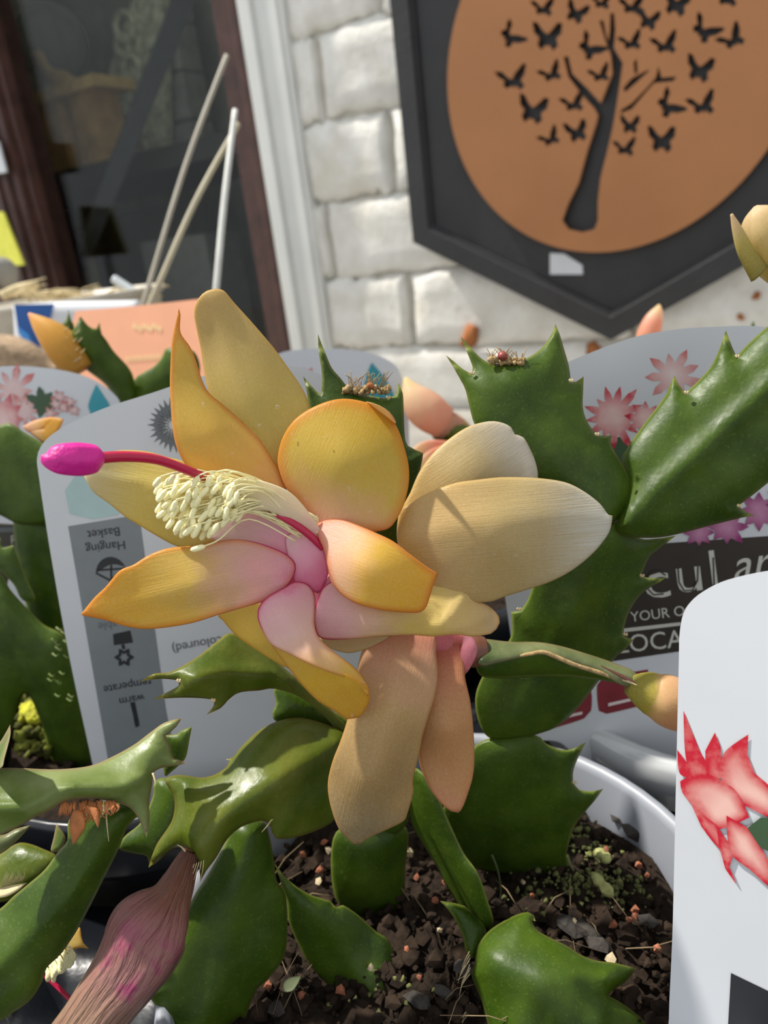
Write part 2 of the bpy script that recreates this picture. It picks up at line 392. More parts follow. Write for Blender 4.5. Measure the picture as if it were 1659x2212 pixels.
# window: white casing, brown frame, glass, room behind
trim = obj('trim_1', *join([box(-.556, -.502, W - .012, W + .03, 0, 1.2), box(-.552, -.536, W - .018, W - .012, 0, 1.2), box(-.520, -.506, W - .015, W - .012, 0, 1.2)])[:2], M['trim'], smooth=False)
trim['kind'] = 'structure'; bevel(trim, .002)
GY = W + .035
win = obj('window_1', *join([box(-.600, -.556, W, W + .06, 0, 1.2), box(-1.05, -.995, W, W + .06, 0, 1.2), box(-.995, -.6, W, W + .06, 0, .05), box(-.995, -.6, W, W + .06, 1.14, 1.2)])[:2], M['wood'], smooth=False)
win['kind'] = 'structure'; bevel(win, .002)
for x0, x1, y0 in ((-.606, -.594, W + .012), (-.575, -.563, W - .006), (-1.003, -.989, W + .012), (-1.025, -1.012, W - .006), (-1.046, -1.036, W - .004)):
    bevel(obj('glazing_bead', *box(x0, x1, y0, y0 + .02, .02, 1.17), M['wood'], win, False), .003)
mg = N('window_glass'); mg.t.nodes.remove(mg.b)
tr = mg.n('ShaderNodeBsdfTransparent'); tr.inputs[0].default_value = (.9, .93, .92, 1); gl = mg.n('ShaderNodeBsdfGlossy'); gl.inputs['Roughness'].default_value = .02
fr = mg.n('ShaderNodeLayerWeight'); fr.inputs[0].default_value = .5; pw = mg.n('ShaderNodeMath', operation='POWER'); mg.l(fr.outputs['Facing'], pw.inputs[0]); pw.inputs[1].default_value = 5; xx = mg.n('ShaderNodeMixShader'); mg.l(mg.rng(pw.outputs[0], 0, 1, .022, .9), xx.inputs[0]); mg.l(tr.outputs[0], xx.inputs[1]); mg.l(gl.outputs[0], xx.inputs[2]); mg.l(xx.outputs[0], mg.o.inputs[0]); M['glass'] = mg.m
obj('pane', *box(-.998, -.597, GY, GY + .004, .04, 1.15), M['glass'], win, False)
def DY(y):                                         # distance to an upright plane parallel to the wall
    return lambda px, py: (y - CAM[1]) / rays(np.ravel(px), np.ravel(py))[:, 1]
def slab(name, B, y0, y1, mat, parent=None, holes=(), step=.02, smooth=False, label=None):
    """a plate cut to the outline B (x, z) between y0 (front) and y1, with real holes"""
    v, f = tri_fill(np.asarray(B) * 1000, step * 1000, [np.asarray(h) * 1000 for h in holes]); v = v / 1000; n = len(v)
    f = [t if np.cross(v[t[1]] - v[t[0]], v[t[2]] - v[t[0]]) > 0 else (t[0], t[2], t[1]) for t in f]
    V = np.concatenate([np.c_[v[:, 0], np.full(n, y0), v[:, 1]], np.c_[v[:, 0], np.full(n, y1), v[:, 1]]])
    Fc = list(f) + [(c + n, b + n, a + n) for a, b, c in f] + [(b, a, a + n, b + n) for a, b in boundary(f)]
    return obj(name, V, Fc, mat, parent, smooth, label=label)
def xz(px, y): q = on_y(*np.array(px, float).T[:2], y); return q[:, [0, 2]]

# ---- the room behind the glass
M['room'] = plain('room_plaster', '#aaa598', .9, var=.3, scale=8)
M['room_grey'] = plain('grey_stone_block', '#8f8c82', .85, var=.25, scale=30, bump=.003, bscale=60)
M['shelf_dark'] = plain('black_brown_shelf', '#1d1815', .6, var=.3)
M['tan'] = plain('tan_carved_wood', '#c9a56c', .6, var=.2, scale=70, bump=.001, bscale=150)
M['oak'] = plain('pale_oak_block', '#b98f58', .65, var=.25, scale=40)
M['cream_lace'] = plain('cream_openwork_plaster', '#c9c6a8', .8, var=.45, scale=75, bump=.006, bscale=90)
M['charcoal'] = plain('charcoal_strut_metal', '#34353a', .5, var=.15)
M['umber'] = plain('umber_crate_board', '#4d443c', .8, var=.3, scale=15)
room = obj('wall_room', *join([box(-1.5, -.4, W + .52, W + .54, -.1, 1.3), box(-.53, -.515, W + .12, W + .54, -.1, 1.3), box(-1.5, -.4, W + .06, W + .54, -.12, -.1), box(-1.5, -1.48, W + .06, W + .54, -.1, 1.3)])[:2], M['room'], smooth=False); room['kind'] = 'structure'
jamb = obj('wall_left', *box(-1.9, -1.05, W + .01, W + .06, -.75, 1.3), M['wood'], smooth=False); jamb['kind'] = 'structure'
q = on_y(np.array([200.]), np.array([372.]), W + .22)[0]
sh = obj('wall_shelf', *join([box(-1.45, -.54, W + .15, W + .45, q[2] - .028, q[2]), box(-1.45, -1.43, W + .15, W + .45, -.1, q[2] - .028), box(-.56, -.54, W + .15, W + .45, -.1, q[2] - .028)])[:2], M['shelf_dark'], smooth=False)
tag(sh, 'dark shelf inside the window under the carved bird', 'shelf'); SZ = q[2]
obj('ceiling', *box(-1.5, -.4, W + .06, W + .54, 1.262, 1.3), M['room'], smooth=False)['kind'] = 'structure'
def pil_y(name, outline, y, T, mat, parent=None, **kw): return pillow(name, outline, DY(y), T, mat, parent, step=kw.pop('step', 14), w=kw.pop('w', 18), **kw)
bird = pil_y('carved_bird', [(68, 112), (82, 106), (96, 118), (104, 138), (120, 150), (142, 152), (160, 166), (196, 176), (250, 182, 1), (252, 190, 1), (200, 196), (140, 198), (112, 196), (100, 172), (84, 150), (70, 132)], W + .22, .012, M['tan'])
tag(bird, 'tan carved wooden bird seen through the window glass', 'figurine')
zb = on_y(np.array([150.]), np.array([198.]), W + .22)[0]
stand = thing('wooden_stand', (zb[0], W + .22, SZ), 'wooden block stand holding the carved bird behind the glass', 'stand')
for (a, b) in ((128, 168), (196, 240)):
    x0, x1 = on_y(np.array([a, b], float), np.array([280., 280.]), W + .22)[:, 0]; obj('block', *box(x0, x1, W + .19, W + .25, SZ, zb[2] - .012), M['oak'], stand, False)
x0, x1 = on_y(np.array([105., 252.]), np.array([198., 198.]), W + .22)[:, 0]; obj('board', *box(x0, x1, W + .18, W + .26, zb[2] - .014, zb[2] + .002), M['tan'], stand, False)
gc = on_y(np.array([112.]), np.array([95.]), W + .30)[0]
mgl = N('thin_glass_globe'); mgl.set(Base_Color=lin('#c8ccc4'), Roughness=.06, Transmission_Weight=.75, IOR=1.1)
globe = thing('glass_globe_lamp', (gc[0], gc[1], SZ), 'clear glass globe standing behind the carved bird indoors', 'lamp')
obj('globe', *lathe(gc[0], gc[1], [(.001, gc[2] + .062)] + [(.062 * math.sin(a), gc[2] + .062 * math.cos(a)) for a in np.linspace(.15, 2.8, 14)], 28), mgl.m, globe)
obj('foot', *lathe(gc[0], gc[1], [(.02, gc[2] - .058), (.014, gc[2] - .07), (.014, SZ + .01), (.05, SZ + .006), (.052, SZ), (.0, SZ)], 24), M['shelf_dark'], globe)
lace = slab('openwork_panel', xz([(300, -40), (350, -40), (362, 352), (262, 352), (236, 150)], W + .36), W + .36, W + .375, M['cream_lace'])
tag(lace, 'cream openwork panel standing on the dark shelf indoors', 'panel')
for i, (cx_, cy_, r_) in enumerate(((298, 270, 26), (300, 320, 24), (296, 215, 20), (285, 150, 24), (270, 60, 26), (265, 100, 18))):
    c0 = on_y(np.array([cx_ * 1.]), np.array([cy_ * 1.]), W + .355)[0]; rr = r_ * 1.05 / F * 1.25
    a = np.linspace(0, 2 * math.pi, 20); V, Fc, _ = ring_tube(np.c_[c0[0] + rr * np.cos(a), np.full(20, c0[1]), c0[2] + rr * np.sin(a)], np.full(20, .006), 8, cap=False)
    obj('scroll', V, Fc, M['cream_lace'], lace)
blocks = thing('stone_block_stack', (-.62, W + .42, SZ), 'stack of grey stone blocks at the right of the indoor shelf', 'blocks')
for k in range(5):
    x0, x1 = on_y(np.array([348., 424.]), np.array([250., 250.]), W + .40)[:, 0]; bevel(obj('block', *box(x0, x1, W + .385, W + .44, SZ + k * .075, SZ + k * .075 + .072), M['room_grey'], blocks, False), .004)
def bar(name, p0, p1, r, mat, parent=None, n=6, **kw):
    V, Fc, ST = ring_tube(np.linspace(p0, p1, 4), np.full(4, r), n, **kw); return obj(name, V, Fc, mat, parent, n > 6)
p0 = on_y(np.array([138.]), np.array([592.]), W + .10)[0]; p1 = on_y(np.array([420.]), np.array([-60.]), W + .10)[0]
p0 = p0 + (p0 - p1) * .35; p0[1] += .03
tag(bar('diagonal_strut', p0, p1, .016, M['charcoal'], n=4), 'dark grey strut leaning diagonally just behind the window pane', 'strut')
zf = -.1
def box_px(name, x0, y0, x1, y1, y, dep, mat, label, cat, down=True):
    a = on_y(np.array([x0, x1], float), np.array([y1, y1], float), y); t = on_y(np.array([x0, x1], float), np.array([y0, y0], float), y)
    o = bevel(obj(name, *box(a[0, 0], a[1, 0], y, y + dep, zf if down else a[0, 2], t[0, 2]), mat, smooth=False), .003); return tag(o, label, cat)
box_px('wooden_crate', 215, 470, 440, 640, W + .32, .06, M['umber'], 'brown board crate under the indoor shelf', 'crate')
box_px('grey_carton', 330, 520, 470, 660, W + .2, .08, plain('grey_carton_board', '#6f6c66', .8), 'grey carton below the indoor shelf beside the crate', 'carton')
cb_ = pil_y('cream_jar', [(168, 700), (166, 580), (174, 556), (190, 548), (204, 560), (216, 600), (224, 700)], W + .30, .02, plain('cream_stoneware', '#c2b58c', .5)); tag(cb_, 'cream rounded jar just inside the window bottom corner', 'jar')

# ---- wall sign: hexagon plate, raised border, copper disc with a tree and butterflies cut out
M['sign'] = plain('black_sign_metal', '#2e2e2f', .5, .5, var=.15, scale=30, bump=.0006, bscale=250)
M['copper'] = plain('copper_brown_sign_metal', '#a8734a', .5, .4, var=.06, scale=15, metal=.25, bump=.0003, bscale=500)
YS = W - .028
hx = on_y(np.array([876., 1320., 968, 1290]), np.array([500., 735., 190., 545]), YS); cxs = hx[1, 0]; hw = cxs - on_y(np.array([890.]), np.array([500.]), YS)[0, 0]; zb0 = hx[1, 2]; sl = .1016 / .194 * hw
ct = zb0 + sl + hw * 1.1547 / 2
hexa = lambda k: np.array([(cxs, ct - (ct - zb0) * k), (cxs + hw * k, ct - (ct - zb0 - sl) * k), (cxs + hw * k, ct + (ct - zb0 - sl) * k), (cxs, ct + (ct - zb0) * k), (cxs - hw * k, ct + (ct - zb0 - sl) * k), (cxs - hw * k, ct - (ct - zb0 - sl) * k)])
sign = thing('wall_sign', (cxs, W - .01, zb0), 'black hexagonal metal wall sign with a copper disc cut with a tree and butterflies', 'sign')
bevel(slab('plate', hexa(.985), W - .022, W - .006, M['sign'], sign), .001)
bevel(slab('border', hexa(1), W - .029, W - .021, M['sign'], sign, [hexa(.90)]), .0012)
bevel(slab('border_bead', hexa(.905), W - .026, W - .0215, M['sign'], sign, [hexa(.885)]), .0008)
rc = cxs - hx[2, 0]; zc = hx[3, 2] + rc * .997
circ = np.array([(cxs + rc * math.cos(a), zc + rc * math.sin(a)) for a in np.linspace(0, 2 * math.pi, 97)[:-1]])
tr_px = [(1216, 476), (1229, 495), (1257, 502), (1286, 495), (1293, 476), (1293, 434), (1299, 383), (1312, 332), (1324, 281), (1331, 243), (1340, 185), (1347, 137), (1328, 105), (1331, 64), (1328, 29), (1320, 29), (1318, 70), (1314, 89), (1305, 45), (1296, 45), (1309, 89), (1321, 121), (1324, 160), (1309, 198), (1299, 223), (1270, 191), (1238, 160), (1229, 121), (1219, 124), (1229, 166), (1257, 204), (1286, 236), (1293, 249), (1289, 268), (1270, 326), (1251, 396), (1229, 440)]
br1 = [(1340, 246), (1366, 236), (1398, 198), (1414, 180), (1455, 176), (1463, 166), (1430, 168), (1424, 144), (1417, 169), (1391, 198), (1366, 223), (1344, 237)]
br2 = [(1347, 191), (1366, 169), (1404, 150), (1401, 156), (1376, 179), (1352, 200)]
br3 = [(1372, 162), (1370, 135), (1377, 127), (1379, 157)]
BF = np.array([(-1, -.5), (-.55, -.45), (-.2, -.05), (0, .05), (.25, -.35), (.75, -.85), (.95, -.8), (.8, -.2), (.55, .15), (.75, .5), (.45, .75), (.2, .45), (.1, .6), (-.05, .45), (-.35, .6), (-.55, .35), (-.45, .1), (-.8, -.15)])
BF2 = np.array([(-.9, -.9), (-.6, -.85), (-.25, -.35), (0, -.15), (.25, -.4), (.6, -.85), (.9, -.8), (.85, -.2), (.55, .1), (.65, .55), (.35, .85), (.1, .5), (0, .6), (-.1, .5), (-.35, .8), (-.6, .5), (-.5, .05), (-.8, -.25)])
flies = [(1105, 75, 32, 60, 0), (1184, 80, 36, 0, 1), (1275, 100, 34, 50, 0), (1363, 90, 28, -10, 0), (1436, 95, 32, -8, 0), (1512, 150, 34, 10, 1), (1107, 170, 36, -5, 0), (1190, 158, 28, -20, 0), (1296, 160, 26, -12, 0),
         (1152, 238, 36, 8, 1), (1238, 222, 29, -10, 0), (1445, 224, 35, 60, 0), (1516, 225, 34, -10, 0), (1188, 298, 26, -25, 0), (1247, 285, 28, -15, 1), (1362, 270, 24, 0, 1), (1350, 318, 27, 0, 0), (1430, 302, 34, 0, 1),
         (1174, 16, 28, 0, 0), (1246, 28, 28, 20, 1), (1402, 44, 27, 10, 1), (1522, 62, 36, 45, 0), (1580, 84, 33, -30, 0), (1365, 12, 30, 0, 0), (1462, 8, 34, 10, 1), (1300, 4, 24, 0, 0), (1570, -6, 30, 0, 0), (1225, -40, 30, 10, 0), (1340, -60, 30, -10, 0), (1440, -55, 30, 20, 1), (1530, -60, 28, 0, 0), (1400, -110, 28, 0, 1), (1290, -100, 28, 0, 0)]
holes = [xz(tr_px, YS), xz(br1, YS), xz(br2, YS), xz(br3, YS)]
for x, y, s_, r_, k in flies:
    b = (BF2 if k else BF) * s_; a = math.radians(r_); b = b @ np.array([[math.cos(a), math.sin(a)], [-math.sin(a), math.cos(a)]]) + (x, y); holes.append(xz(b, YS))
slab('disc', circ, W - .030, W - .0265, M['copper'], sign, holes, step=.02, label='copper disc with a tree and butterflies cut through')
for a in (0, 2.1, 4.2): bar('spacer', (cxs + .11 * math.cos(a + .4), W - .027, zc + .12 * math.sin(a + .4)), (cxs + .11 * math.cos(a + .4), W - .021, zc + .12 * math.sin(a + .4)), .004, M['sign'], sign, n=10)
slab('price_tag', xz([(1184, 548), (1214, 549), (1254, 574), (1255, 594), (1184, 594)], YS), W - .0235, W - .0220, M['card'], sign, label='small white price tag stuck below the disc')
# dry leaf scraps stuck on the brick face
for i, (x, y, r_) in enumerate(((1012, 728, 22), (1284, 752, 16), (1633, 640, 8), (1600, 684, 7))):
    c0 = on_y(np.array([x * 1.]), np.array([y * 1.]), W - .010)[0]; v, f = blob(c0, r_ * .00048, i, .4, (1, .35, 1.1)); tag(obj('dry_leaf_scrap', v, f, M['tuft']), ('largest dry brown scrap caught on the white brick', 'dry brown scrap just under the point of the sign', 'tiny rusty speck on the sunlit brick beside the sign', 'tiny rusty speck on the brick just above the tall label')[i], 'leaf', 'dry scraps on the brick wall')

# ================================================================== BENCH STUFF: tray, pots, labels
PC = np.array([-.047, .072]); PU = np.array([.0915, -.026]); PV = np.array([.026, .0915])   # the pots stand in a grid
def pc(i, j): return PC + i * PU + j * PV
def cell(i, j, z, th, n=32, r=.0428):
    c = pc(i, j); V = []; 
    for k in range(n):
        a = 2 * math.pi * k / n; ca, sa = math.cos(a), math.sin(a); m = .5 / max(abs(ca), abs(sa)); lip = .0455
        u_ = PU / np.linalg.norm(PU); v_ = PV / np.linalg.norm(PV)
        dirn = u_ * ca + v_ * sa
        for q, zz in ((c + dirn * r, z - th - .012), (c + dirn * r, z), (c + (PU * ca + PV * sa) * m, z), (c + (PU * ca + PV * sa) * m, z - th), (c + dirn * (r + .002), z - th)): V.append((*q, zz))
    Fc = [(k*5+a, ((k+1) % n)*5+a, ((k+1) % n)*5+b, k*5+b) for k in range(n) for a, b in ((0, 1), (1, 2), (2, 3), (3, 4), (4, 0))]
    return np.array(V), Fc
cells = [(i, j) for i in range(-2, 3) for j in range(-1, 3)]
tray = thing('carry_tray', (*pc(-.5, .5), 0), 'black plastic carry tray holding the small pots', 'tray')
obj('deck', *join([cell(i, j, .057, .002) for i, j in cells])[:2], M['tray'], tray)
skirt = []
for (a, b) in (((-2.5, -1.5), (2.5, -1.5)), ((2.5, -1.5), (2.5, 2.5)), ((2.5, 2.5), (-2.5, 2.5)), ((-2.5, 2.5), (-2.5, -1.5))):
    p, q = pc(*a), pc(*b); nn = np.array([-(q - p)[1], (q - p)[0]]); nn = nn / np.linalg.norm(nn) * .002
    V = [(*(x), z) for x in (p - nn, q - nn, q + nn, p + nn) for z in (0, .059)]; skirt.append((np.array(V), [(0, 2, 3, 1), (2, 4, 5, 3), (4, 6, 7, 5), (6, 0, 1, 7), (1, 3, 5, 7), (0, 6, 4, 2)]))
obj('skirt', *join(skirt)[:2], M['tray'], tray, False)

def pot_parts(t, i, j, mat, soil_z=.071, crumbs=500, grit=(), seed=1, extra=()):
    c = pc(i, j)
    obj('pot', *lathe(*c, [(.0, 0), (.030, 0), (.0405, .0655), (.0440, .0655), (.0445, .067), (.0446, .078), (.0440, .0795), (.0428, .0795), (.0420, .078), (.0405, .066), (.0400, .060), (.0, .058)], 64), mat, t)
    rg = np.random.default_rng(seed); rr = []; n = 40; prof = np.linspace(0, .0404, 16); V = []; 
    for r in prof:
        for k in range(n):
            a = 2 * math.pi * k / n; V.append((c[0] + r * math.cos(a), c[1] + r * math.sin(a), soil_z - .002 + .0013 * rg.standard_normal() * (r > 0)))
    obj('soil', V, [(q*n+k, q*n+(k+1) % n, (q+1)*n+(k+1) % n, (q+1)*n+k) for q in range(15) for k in range(n)], M['soil'], t)
    bl = []
    for k in range(crumbs):
        r = .0395 * math.sqrt(rg.random()); a = rg.random() * 6.283; s_ = .0003 + .0014 * rg.random() ** 2.6
        bl.append(blob((c[0] + r * math.cos(a), c[1] + r * math.sin(a), soil_z - .0022 + .0022 * rg.random()), s_, k, .45, (1, .6 + rg.random() * .8, .7)))
    if bl: o = obj('compost_crumbs', *join(bl)[:2], M['crumb'], t, False, kind='stuff')
    return t

_txt = {}
def glyphs(s_, italic=False):
    cu = bpy.data.curves.new('t', 'FONT'); cu.body = s_; cu.size = 1; cu.resolution_u = 3; cu.align_x = 'CENTER'; cu.align_y = 'CENTER'; cu.shear = .35 if italic else 0
    o = bpy.data.objects.new('t', cu); COL.objects.link(o); dg = bpy.context.evaluated_depsgraph_get(); me = o.evaluated_get(dg).to_mesh()
    v = np.array([(p.co.x, p.co.y) for p in me.vertices]); f = [tuple(p.vertices) for p in me.polygons]; o.evaluated_get(dg).to_mesh_clear(); bpy.data.objects.remove(o); return v, f
def lettering(s_, cx_, cy_, size, ang, D, off, mat, parent, italic=False, sx=1):
    v, f = glyphs(s_, italic); a = math.radians(ang); v = v * size * np.array([sx, 1])
    px = cx_ + v[:, 0] * math.cos(a) + v[:, 1] * math.sin(a); py = cy_ + v[:, 0] * math.sin(a) - v[:, 1] * math.cos(a)
    return obj('lettering', P(px, py, D(px, py) - off * .5), f, mat, parent, False)
M['ink_dark'] = printed('charcoal_ink', '#2a2c30'); M['ink_grey'] = printed('grey_ink', '#6d7276'); M['ink_mid'] = printed('mid_grey_ink', '#868c90'); M['ink_teal'] = printed('teal_ink', '#3fa3b4', None, var=.25, scale=60); M['ink_paleteal'] = printed('pale_teal_ink', '#b4cfcf')
M['ink_red'] = printed('red_flower_ink', '#f3d9d4', '#c5213f'); M['ink_pink'] = printed('pink_flower_ink', '#e9d8d6', '#cc6a68'); M['ink_green'] = printed('leaf_green_ink', '#3f5a3c'); M['ink_brown'] = printed('brown_black_ink', '#37302a', var=.2); M['ink_white'] = printed('white_ink', '#cfcdc4', var=.1); M['ink_maroon'] = printed('maroon_ink', '#8e2f38', var=.25, scale=300); M['ink_magenta'] = printed('magenta_flower_ink', '#c88fae', '#8f2b6d')
M['ink_pinkpale'] = printed('pale_rose_ink', '#f0c4b8', '#d2405a'); M['ink_cream'] = printed('cream_ink', '#ffd9a0'); M['ink_red2'] = printed('bold_red_flower_ink', '#f0c0b4', '#c8142f')
def rad_attr(cx_, cy_, r): return lambda v: np.c_[np.hypot(v[:, 0] - cx_, v[:, 1] - cy_) / r, np.zeros(len(v)), np.zeros(len(v))]
def star(cx_, cy_, r, n, rot=0, inner=.32, jit=.12, sy=1, seed=0):
    rg = np.random.default_rng(seed); o = []
    for k in range(n):
        a = rot + 2 * math.pi * k / n; w_ = math.pi / n; rr = r * (1 + jit * rg.standard_normal())
        o += [(cx_ + r * inner * math.cos(a - w_), cy_ + sy * r * inner * math.sin(a - w_)), (cx_ + .75 * rr * math.cos(a - w_ * .55), cy_ + sy * .75 * rr * math.sin(a - w_ * .55)), (cx_ + rr * math.cos(a), cy_ + sy * rr * math.sin(a)), (cx_ + .75 * rr * math.cos(a + w_ * .55), cy_ + sy * .75 * rr * math.sin(a + w_ * .55))]
    return o
def flower_print(cx_, cy_, r, n, D, mat, parent, off=.00032, **kw): return sheet('printed_flower', star(cx_, cy_, r, n, **kw), D, off, mat, parent, step=r * .3, raw=True, attr=rad_attr(cx_, cy_, r))
def label_card(name, outline, ctrl, label, mat='card', cat='plant label', z=.071):
    D = depth_fn(ctrl); pts = np.array([p[:2] for p in outline], float); c = P(pts[:, 0], pts[:, 1], D(pts[:, 0], pts[:, 1])); lo = c[c[:, 2].argmin()]
    t = thing(name, lo, label, cat); flat_card('card', outline, D, .00011, M[mat], t); return t, D

# ---- big grey-white care label in the left pot (printed side upside down)
L2, D2 = label_card('plant_label', [(80, 990), (88, 965), (108, 942), (150, 915), (230, 880), (330, 848), (430, 815), (520, 795), (620, 790), (700, 812), (760, 860), (790, 920), (800, 1100), (806, 1500), (800, 1680), (560, 1740), (500, 1800, 1), (380, 1830, 1), (300, 1760), (222, 1735), (200, 1650), (150, 1420), (110, 1200), (84, 1030)],
    [(200, 1660, .157), (640, 1640, .155), (100, 960, .1315)], 'grey white care label with upside down grey panel behind the yellow flower', 'card_grey')
K = .0004
sheet('printed_panel', [(147, 1137, 1), (300, 1112, 1), (358, 1533, 1), (382, 1650, 1), (240, 1680, 1)], D2, K, M['ink_mid'], L2)
sheet('printed_drop', [(140, 1060), (160, 1030), (200, 1015), (250, 1030), (270, 1080), (255, 1112), (200, 1122), (150, 1110)], D2, K, M['ink_paleteal'], L2)
K2 = .0006
lettering('Hanging', 228, 1181, 27, 173, D2, K2, M['ink_dark'], L2); lettering('Basket', 224, 1151, 27, 173, D2, K2, M['ink_dark'], L2)
sheet('printed_basket', [(207, 1238, 1), (210, 1222), (222, 1208), (240, 1203), (258, 1210), (270, 1224, 1), (240, 1219)], D2, K2, M['ink_dark'], L2, step=8)
for a, b in (((207, 1238), (238, 1254)), ((238, 1254), (271, 1226)), ((240, 1220), (240, 1250)), ((208, 1232), (270, 1228))):
    a, b = np.array(a, float), np.array(b, float); n_ = np.array([-(b - a)[1], (b - a)[0]]); n_ = n_ / np.linalg.norm(n_) * 2; sheet('printed_line', [a + n_, b + n_, b - n_, a - n_], D2, K2, M['ink_dark'], L2, raw=True, step=12)
lettering('able', 232, 1351, 26, 173, D2, K2, M['ink_grey'], L2)
sheet('printed_pot', [(244, 1370, 1), (281, 1362, 1), (287, 1388, 1), (246, 1394, 1)], D2, K2, M['ink_dark'], L2, step=9)
sheet('printed_flower', star(268, 1420, 22, 6, inner=.6, jit=.02), D2, K2, M['ink_dark'], L2, step=5, raw=True, holes=[np.array(star(268, 1420, 11, 6, inner=.6, jit=0))])
sheet('printed_stem', [(262, 1392), (268, 1392), (271, 1402), (264, 1402)], D2, K2, M['ink_dark'], L2, raw=True, step=9)
lettering('temperate', 275, 1481, 25, 170, D2, K2, M['ink_dark'], L2); lettering('warm', 284, 1511, 24, 170, D2, K2, M['ink_dark'], L2)
sheet('printed_thermometer', [(281, 1518, 1), (291, 1516, 1), (297, 1545, 1), (301, 1568), (293, 1572), (288, 1548, 1)], D2, K2, M['ink_dark'], L2, step=8)
lettering('coloured)', 425, 1392, 28, 170, D2, K2, M['ink_grey'], L2)
sheet('printed_sunburst', star(374, 918, 58, 26, inner=.72, jit=.05), D2, K2, M['ink_grey'], L2, raw=True, step=9, holes=[np.array(star(374, 918, 30, 18, inner=.5, jit=.1))])
for k in range(30):
    a = k * 2 * math.pi / 30; r0, r1 = 10 + 8 * (k % 2), 34; c_, s_ = math.cos(a), math.sin(a); sheet('printed_line', [(374 + r0*c_ - 1.2*s_, 918 + r0*s_ + 1.2*c_), (374 + r1*c_ - .8*s_, 918 + r1*s_ + .8*c_), (374 + r1*c_ + .8*s_, 918 + r1*s_ - .8*c_), (374 + r0*c_ + 1.2*s_, 918 + r0*s_ - 1.2*c_)], D2, K2, M['ink_grey'], L2, raw=True, step=10)

# ---- tall label behind the upright segments on the right
L4, D4 = label_card('plant_label', [(1040, 960), (1062, 890), (1120, 832), (1229, 781), (1357, 732), (1449, 713), (1540, 706), (1640, 705), (1730, 722), (1790, 770), (1812, 840), (1808, 1100), (1780, 1420), (1740, 1600), (1500, 1640), (1400, 1720, 1), (1300, 1720, 1), (1220, 1610), (1130, 1580), (1107, 1400), (1070, 1150)],
    [(1200, 1590, .150), (1640, 1560, .149), (1400, 760, .1265)], 'white label with red flowers and a dark lettered band behind the tall segments')
sheet('printed_band', [(1200, 1202, 1), (1240, 1196, 1), (1400, 1176, 1), (1659, 1158, 1), (1800, 1146, 1), (1785, 1380, 1), (1463, 1408, 1), (1327, 1428, 1), (1215, 1441, 1)], D4, K, M['ink_brown'], L4, step=40)
lettering('c', 1418, 1256, 116, -7, D4, K2, M['ink_white'], L4, sx=1.3); lettering('u', 1488, 1243, 116, -7, D4, K2, M['ink_white'], L4, sx=1.2); lettering('l', 1541, 1230, 108, -7, D4, K2, M['ink_white'], L4, sx=1.2)
lettering('ar', 1618, 1220, 100, -9, D4, K2, M['ink_white'], L4, italic=True)
K3 = .0008                                          # the inline strokes of the outlined letters
for pl in ([(1438, 1243), (1424, 1233), (1406, 1236), (1396, 1254), (1399, 1272), (1412, 1285), (1434, 1283)], [(1465, 1228), (1467, 1258), (1478, 1276), (1496, 1275), (1507, 1254), (1508, 1223)], [(1541, 1204), (1543, 1268)]):
    q = np.array(pl, float); g = np.gradient(q, axis=0); nn = np.c_[-g[:, 1], g[:, 0]]; nn = nn / np.linalg.norm(nn, axis=1)[:, None] * 1.6
    sheet('inline_stroke', np.concatenate([q + nn, (q - nn)[::-1]]), D4, K3, M['ink_brown'], L4, raw=True, step=10)
lettering('YOUR O', 1421, 1327, 31, -7, D4, K2, M['ink_white'], L4); lettering('LOCA', 1404, 1388, 54, -6, D4, K2, M['ink_white'], L4)
sheet('printed_rule', [(1345, 1358), (1470, 1344), (1471, 1351), (1346, 1366)], D4, K2, M['ink_white'], L4, raw=True, step=30)
sheet('printed_box', [(1290, 1480), (1303, 1463, 1), (1400, 1446, 1), (1402, 1520, 1), (1310, 1542), (1294, 1536)], D4, K, M['ink_maroon'], L4, step=14)
sheet('printed_box', [(1180, 1500, 1), (1262, 1482), (1277, 1492), (1277, 1535), (1262, 1552), (1180, 1578, 1)], D4, K, M['ink_maroon'], L4, step=14)
for x, y, r_ in ((1340, 1515, 1), (1230, 1545, 1)): sheet('printed_streak', [(x - 26, y + 4), (x + 28, y - 8), (x + 28, y - 2), (x - 26, y + 11)], D4, K2, M['ink_pink'], L4, raw=True, step=15, attr=rad_attr(x, y, 900))
flower_print(1455, 812, 66, 9, D4, M['ink_pink'], L4, rot=.3, seed=3, inner=.4); flower_print(1325, 900, 66, 13, D4, M['ink_red'], L4, rot=.1, seed=4, inner=.55); flower_print(1395, 905, 42, 9, D4, M['ink_red'], L4, rot=.5, seed=5, off=.00036, inner=.55)
sheet('printed_leaf', [(1310, 950), (1345, 945), (1372, 965), (1360, 1010), (1330, 1000)], D4, K * .7, M['ink_green'], L4, step=14)
for x, y, r_ in ((1640, 1105, 44), (1570, 1138, 42), (1510, 1150, 34), (1690, 1090, 40)): flower_print(x, y, r_, 8, D4, M['ink_magenta'], L4, seed=int(x), inner=.6, off=.0006)

